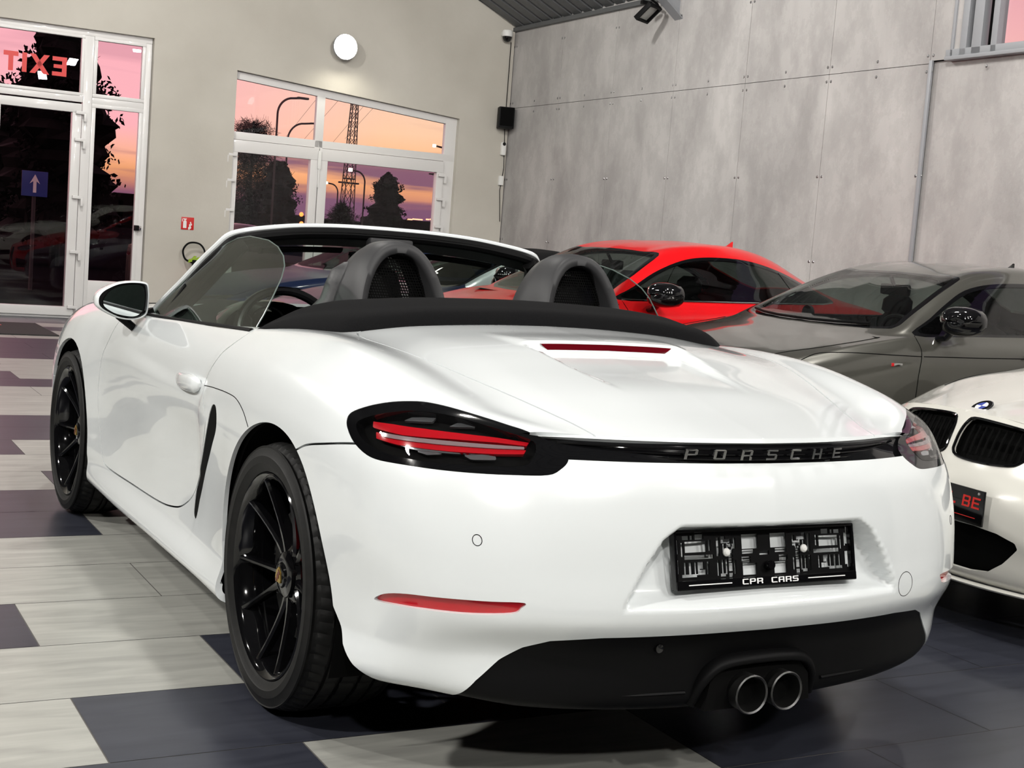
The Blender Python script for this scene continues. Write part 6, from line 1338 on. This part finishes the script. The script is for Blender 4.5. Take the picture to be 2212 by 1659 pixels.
RED = dict(L=4.18, belt=.90, fa=.86, ra=3.36, R=.33, cabin=(1.20, 2.9), mirror=(1.0, 1.62, .975), mirror_mat=M['gblack'], fin=(2.98, 1.318), fin_mat=M['red'], head_z=1.24, handle=(2.25, .80), head=1.10,
  st=[(.30, .80, .60, .68, (.62, .61), (.5, .625), .63, .635), (.60, .875, .735, .765, (.64, .745), (.48, .755), .765, .77), (.95, .905, .83, .80, (.66, .835), (.48, .845), .855, .858), (1.20, .912, .885, .815, (.68, .885), (.50, .895), .905, .91), (1.35, .915, .905, .82, (.775, .915), (.70, .935), .96, .975), (1.60, .915, .912, .82, (.76, .97), (.655, 1.065), 1.115, 1.13), (1.95, .915, .92, .82, (.735, 1.04), (.585, 1.225), 1.27, 1.285), (2.3, .915, .93, .82, (.72, 1.08), (.56, 1.285), 1.328, 1.34), (2.65, .915, .94, .815, (.71, 1.09), (.545, 1.290), 1.335, 1.348), (3.0, .915, .95, .81, (.70, 1.07), (.515, 1.235), 1.295, 1.312), (3.35, .915, .955, .805, (.68, 1.03), (.475, 1.125), 1.195, 1.215), (3.65, .905, .95, .79, (.66, .985), (.46, 1.02), 1.075, 1.09), (3.90, .875, .93, .76, (.64, .945), (.48, .955), .965, .97), (4.08, .82, .89, .70, (.6, .9), (.5, .9), .9, .9)],
  nose=[(.10, .15), (.05, .17), (.0, .30), (.0, .42), (.02, .52), (.06, .58), (.16, .62)], tail=[(4.1, .2), (4.14, .23), (4.17, .35), (4.18, .5), (4.17, .65), (4.16, .78), (4.15, .90)],
  dlo=[(1.445, .935), (1.60, 1.005), (1.80, 1.10), (2.0, 1.175), (2.2, 1.215), (2.45, 1.228), (2.7, 1.218), (2.95, 1.175), (3.15, 1.115), (3.34, 1.025), (3.36, .985), (3.2, .972), (2.6, .955), (2.0, .942)],
  dlo_frame=[(1.40, .920), (1.58, 1.012), (1.78, 1.112), (2.0, 1.193), (2.2, 1.236), (2.45, 1.250), (2.7, 1.240), (2.96, 1.195), (3.18, 1.13), (3.40, 1.03), (3.42, .980), (3.2, .962), (2.6, .945), (2.0, .932)],
  ws=[(0, 1.18), (.3, 1.20), (.56, 1.25), (.685, 1.33), (.695, 1.38), (.635, 1.64), (.575, 1.84), (.55, 1.90), (.52, 1.925), (.3, 1.895), (0, 1.88)], rw=[(0, 3.10), (.3, 3.12), (.42, 3.16), (.45, 3.25), (.43, 3.55), (.40, 3.68), (.3, 3.72), (0, 3.73)],
  front=[('headlamp', [(.40, .52), (.38, .56), (.52, .60), (.68, .62), (.74, .59), (.70, .53), (.54, .50)], M['crystal'], -.03, 3), ('grille', [(-.3, .22), (.22, .22), (.27, .34), (.29, .48), (.26, .55), (-.3, .55)], M['gblack'], -.02, 0), ('air_intake', [(.38, .22), (.70, .24), (.68, .36), (.40, .38)], M['void'], -.03, 0)],
  rear=[('tail_lamp', [(.40, .72), (.42, .82), (.60, .84), (.80, .82), (.82, .74), (.6, .71)], M['darkred'], -.002, 2)],
  gaps=[[(1.42, .915), (1.45, .80), (1.47, .65), (1.45, .45), (1.47, .28)], [(2.60, .95), (2.66, .8), (2.66, .6), (2.55, .40), (2.45, .30)], [(1.47, .28), (1.9, .27), (2.45, .30)], [(3.06, .965), (3.02, 1.05), (2.985, 1.17)], [(.55, .70), (.8, .79), (1.1, .845), (1.38, .89)]],
  trim=([(1.42, .922), (2.0, .934), (2.6, .947), (3.2, .963), (3.40, .978)], .006, M['chrome']))
rc, rh, rsp, rtp, rbv = coupe('red_coupe', RED, (1.62, 5.12), .05, M['red'], 'bright red coupe with sloping roof parked behind the dark grey coupe')

SIL = dict(L=4.15, belt=.80, fa=.85, ra=3.3, R=.32, cabin=(1.35, 2.9), mirror=(.96, 1.72, .90), mirror_mat=M['gblack'], head_z=1.12, handle=(2.35, .70), head=1.02, NU=150,
  st=[(.30, .78, .56, .66, (.6, .57), (.5, .585), .59, .595), (.60, .85, .67, .74, (.63, .685), (.48, .695), .70, .705), (1.0, .875, .755, .77, (.65, .77), (.48, .78), .79, .795), (1.30, .88, .795, .785, (.68, .80), (.50, .815), .825, .83), (1.5, .885, .81, .79, (.745, .835), (.675, .87), .895, .905), (1.8, .885, .82, .79, (.72, .91), (.61, 1.00), 1.04, 1.055), (2.1, .885, .825, .79, (.70, .96), (.56, 1.105), 1.14, 1.15), (2.45, .885, .83, .79, (.70, 1.0), (.555, 1.15), 1.19, 1.20), (2.8, .885, .84, .785, (.70, .99), (.545, 1.13), 1.175, 1.19), (3.1, .88, .85, .78, (.69, .95), (.53, 1.05), 1.095, 1.11), (3.35, .87, .86, .765, (.68, .91), (.53, .95), .965, .97), (3.7, .85, .86, .74, (.66, .885), (.5, .90), .905, .91), (4.05, .80, .84, .68, (.6, .85), (.5, .85), .85, .85)],
  nose=[(.10, .15), (.05, .17), (.0, .28), (.0, .38), (.02, .47), (.06, .54), (.16, .58)], tail=[(4.08, .2), (4.12, .23), (4.14, .33), (4.15, .45), (4.14, .6), (4.13, .72), (4.12, .84)],
  dlo=[(1.63, .845), (1.78, .905), (2.0, 1.0), (2.2, 1.055), (2.45, 1.075), (2.62, 1.06), (2.75, .98), (2.80, .88), (2.70, .86), (2.1, .85)],
  roof=[(0, 2.10), (.54, 2.14), (.62, 2.2), (.69, 2.6), (.74, 2.9), (.74, 3.28), (.4, 3.36), (0, 3.38)],
  ws=[(0, 1.32), (.3, 1.34), (.54, 1.39), (.66, 1.47), (.67, 1.52), (.61, 1.75), (.56, 1.96), (.53, 2.03), (.3, 2.01), (0, 2.0)], rw=[(0, 2.98), (.3, 2.99), (.38, 3.02), (.38, 3.18), (.3, 3.21), (0, 3.22)],
  front=[('headlamp', [(.42, .50), (.40, .53), (.52, .56), (.66, .575), (.70, .55), (.66, .50), (.54, .48)], M['crystal'], -.03, 3), ('grille', [(-.3, .24), (.26, .24), (.28, .34), (.25, .42), (-.3, .42)], M['gblack'], -.02, 0)],
  gaps=[[(1.58, .82), (1.6, .7), (1.59, .5), (1.6, .28)], [(2.72, .845), (2.76, .7), (2.7, .5), (2.6, .30)], [(1.6, .28), (2.1, .27), (2.6, .30)]])
SIL['glass'] = M['dimglass']; SIL['pillar'] = [(1.50, .83), (1.50, .86), (1.9, 1.3), (2.14, 1.3), (2.12, 1.02), (1.70, .88), (1.66, .84)]
coupe('dark_roadster', SIL, (1.55, 7.30), .04, M['navy'], 'dark roadster with silver windscreen pillars and black fabric roof behind the red coupe')
BLU = dict(SIL); BLU = {**BLU, 'belt': .79}; BLU.pop('roof'); BLU.pop('pillar'); BLU['mirror_mat'] = M['gblack']; BLU['glass'] = M['dimglass']; BLU['mirror_sides'] = (-1,)
coupe('blue_coupe', BLU, (1.55, 9.62), .03, M['blue'], 'dark blue coupe seen through the convertible windscreen nearest the glass doors')
# ---- white saloon nose at the right edge
KD = [(.022, .620), (.018, .65), (.020, .695), (.030, .727), (.055, .744), (.16, .742), (.285, .732), (.345, .720), (.358, .700), (.350, .662), (.320, .625), (.280, .607), (.17, .599), (.06, .603)]
BM = dict(L=4.5, belt=.90, fa=.80, ra=3.5, R=.33, cabin=(1.35, 3.2), mirror=(.99, 1.85, 1.0), mirror_mat=M['cream'], head_z=1.30, handle=(2.45, .82), zb=.17, NU=260,
  st=[(.34, .80, .675, .69, (.6, .72), (.5, .7), .70, .70), (.55, .86, .755, .745, (.64, .80), (.50, .82), .838, .845), (.90, .89, .825, .775, (.66, .865), (.50, .89), .905, .912), (1.25, .90, .875, .79, (.67, .92), (.50, .945), .96, .965), (1.50, .90, .90, .80, (.75, .925), (.70, .955), .985, .995), (1.8, .90, .91, .80, (.75, 1.0), (.65, 1.09), 1.14, 1.155), (2.1, .90, .92, .80, (.72, 1.08), (.60, 1.24), 1.285, 1.30), (2.5, .90, .93, .80, (.70, 1.12), (.57, 1.33), 1.37, 1.38), (3.0, .90, .94, .80, (.70, 1.12), (.56, 1.33), 1.37, 1.38), (3.4, .90, .945, .795, (.69, 1.08), (.54, 1.26), 1.31, 1.325), (3.75, .89, .95, .78, (.67, 1.0), (.52, 1.08), 1.13, 1.145), (4.0, .87, .945, .76, (.64, .96), (.5, .975), .985, .99), (4.35, .80, .90, .68, (.6, .92), (.5, .92), .92, .92)],
  nose=[(.06, .165), (.0, .19), (-.02, .32), (-.02, .485), (.025, .575), (.06, .675), (.105, .765)], tail=[(4.4, .2), (4.46, .23), (4.49, .35), (4.5, .5), (4.49, .65), (4.48, .8), (4.46, .93)],
  dlo=[(1.70, .94), (1.9, 1.04), (2.1, 1.14), (2.3, 1.22), (2.6, 1.255), (3.0, 1.25), (3.3, 1.19), (3.5, 1.06), (3.5, .985), (3.0, .965), (2.3, .95)],
  ws=[(0, 1.38), (.3, 1.40), (.56, 1.45), (.69, 1.53), (.70, 1.58), (.64, 1.82), (.585, 2.02), (.55, 2.08), (.3, 2.06), (0, 2.05)], rw=[(0, 3.42), (.3, 3.44), (.46, 3.48), (.47, 3.7), (.42, 3.8), (.3, 3.83), (0, 3.84)],
  front=[('headlamp', [(.355, .625), (.345, .665), (.40, .695), (.55, .700), (.70, .69), (.755, .665), (.76, .62), (.70, .585), (.55, .585), (.42, .60)], M['crystal'], -.035, 2),
         ('kidney_grille', KD, M['void'], -.035, 2),
         ('lower_intake', [(-.4, .225), (.22, .225), (.29, .235), (.34, .275), (.385, .335), (.375, .355), (.31, .375), (.22, .385), (-.4, .385)], M['void'], -.05, 0),
         ('fog_intake', [(.56, .24), (.78, .27), (.78, .36), (.62, .34)], M['void'], -.04, 0)],
  gaps=[[(1.62, .90), (1.64, .8), (1.63, .5), (1.64, .28)], [(2.9, .94), (2.95, .8), (2.9, .5), (2.8, .30)], [(1.64, .28), (2.2, .27), (2.8, .30)]],
  topgaps=[[(.70, 1.38), (.70, 1.0), (.66, .70), (.60, .50)]])
bc, bh, bsp, btp, bbv = coupe('white_saloon', BM, (1.75, .25), -.115, M['cream'], 'creamy white car nose with black twin grille jutting in at the right edge')
def fpt(x, z, d=0):
    q = bbv.ray_cast(Vector((x, 4, z)), Vector((0, -1, 0)))[0]; return (q if q else Vector((x, bh-.1, z)))+Vector((0, d, 0))
KP = spline(KD, 3, True)
for s in (-1, 1):
    b = MB(); b.tube([fpt(s*x, z, .001) for x, z in KP], .0055, 8, closed=True); kr = b.build('kidney_surround', M['gblack'], bc)
    b = MB()
    for x in np.linspace(.05, .325, 10): b.tube([fpt(s*x, z, -.022) for z in (.62, .67, .72)], .0045, 6)
    b.build('kidney_slats', M['void'], kr)
# round emblem
ec = btp(0, .172); en = Vector((0, .50, .86)).normalized(); Te = Matrix.Translation(ec+en*.002) @ en.to_track_quat('Z', 'Y').to_matrix().to_4x4()
b = MB(); b.lathe([(.0, .004), (.0405, .004), (.043, 0)], Te, 32); em = b.build('round_emblem', M['gblack'], bc)
for a0, m in ((0, M['letter']), (PI/2, M['bluesign']), (PI, M['letter']), (3*PI/2, M['bluesign'])):
    b = MB(); V = [Te @ Vector((0, 0, .0052))]+[Te @ Vector((.025*math.cos(a0+t), .025*math.sin(a0+t), .0052)) for t in np.linspace(0, PI/2, 9)]; b.add(V, [tuple(range(10))]); b.build('emblem_quarter', m, em, smooth=False)
b = MB(); b.lathe([(.0395, .0045), (.0430, .0025)], Te, 32); b.build('emblem_ring', M['chrome'], em)
# show plate
TP = Matrix.Translation((-.02, bh+.030, .455)) @ Matrix.Rotation(PI, 4, 'Z') @ Matrix.Rotation(PI/2, 4, 'X')
b = MB(); b.box(TP @ Vector((0, 0, 0)), (.54, .008, .125), .003); npo = b.build('show_plate', M['gblack'], bc)
fnb = lambda u, v, d: TP @ Vector((u, v, .0045+d))
glyphs('S.BE', .065, .250, .040, lambda u, v, d: fnb(u, v-.005, d), .001, .12, .80, 'plate_lettering', M['textred'], npo)
glyphs('CPR CAR', -.23, .035, .040, lambda u, v, d: fnb(u, v-.005, d), .001, .12, .80, 'plate_lettering', M['textred'], npo)
b = MB(); b.prism([(.10, -.0395), (.235, -.0395), (.235, -.037), (.10, -.037)], fnb, 0, .001); b.build('plate_line', M['textred'], npo, smooth=False)
textpart('m', 'plate_script', M['letter'], npo, .045, TP @ Matrix.Translation((.082, -.030, .0055)), shear=.3)
b = MB(); b.lathe([(0, .003), (.005, .002), (.006, 0)], TP @ Matrix.Translation((.243, .05, .004)), 12); b.build('plate_screw', M['chrome'], npo)
for sx in (-1, 1):
    b = MB(); b.tube([fpt(sx*.41+.0135*math.cos(t), .495+.0135*math.sin(t), .0005) for t in np.linspace(0, 2*PI, 21)[:-1]], .0011, 6, closed=True); b.build('parking_sensor', M['void'], bc)
# splitter lip under the bumper
b = MB(); pts = [fpt(x, .19, .0)+Vector((0, .012, -.012)) for x in np.linspace(-.72, .72, 41)]; b.tube(pts, .016, 8, flat=.5); b.build('bumper_lip', M['cream'], bc)
# ---- vehicles outside the doors
def copy_tree(o, parent=None):
    c = o.copy(); C.objects.link(c); c.parent = parent
    for ch in list(o.children): copy_tree(ch, c)
    return c
oc = copy_tree(gc); oc.location = (pix(575, 480, 17.6).x, 17.6, -.12); oc.rotation_euler = (0, 0, -PI/2); oc['label'] = 'dark car standing outside right behind the left pane of the centre doors'
lt = pmat('lit_rear_light', (1, .2, .05), .4, emit=(1, .16, .03), es=3)
vt = empty('vehicle_light', tuple(pix(651, 483, 26)), 0, 'orange-red vehicle lights glowing outside beside the centre door frame', 'vehicle lights')
for py in (463, 483):
    b = MB(); b.lathe([(0, .05), (.03, .04), (.05, 0), (.03, -.04), (0, -.05)], Matrix.Translation(pix(651, py, 26)), 12); child(b, 'light', lt, vt)
small = [((735, 492), 'farthest left of the small parked cars outside, just above the windscreen'), ((851, 498), 'small parked car outside below the pine tree'), ((885, 502), 'small parked car outside right of the pine tree trunk'), ((921, 506), 'rightmost of the small parked cars outside by the door frame')]
for (px, py), lb in small:
    yy = {735: 30, 851: 36, 885: 42, 921: 48}[px]; p = pix(px, py, yy); t = empty('parked_car', (p.x, yy, -.12), 0, lb, 'car', 'small cars parked outside'); b = MB(); H = p.z+.12
    prof = [(-.85, .3), (.85, .3), (.88, H*.62), (.62, H*.66), (.50, H*.97), (.3, H), (-.3, H), (-.50, H*.97), (-.62, H*.66), (-.88, H*.62)]
    b.prism(prof, lambda u, v, d: (u, d, v), 0, 3.6); b.build('body_shell', M['silver'] if px != 885 else M['blue'], t, ang=.8)
    b = MB(); b.prism([(-.56, H*.68), (.56, H*.68), (.46, H*.93), (-.46, H*.93)], lambda u, v, d: (u, d, v), -.01, .0); b.build('windscreen', M['gblack'], t, smooth=False)
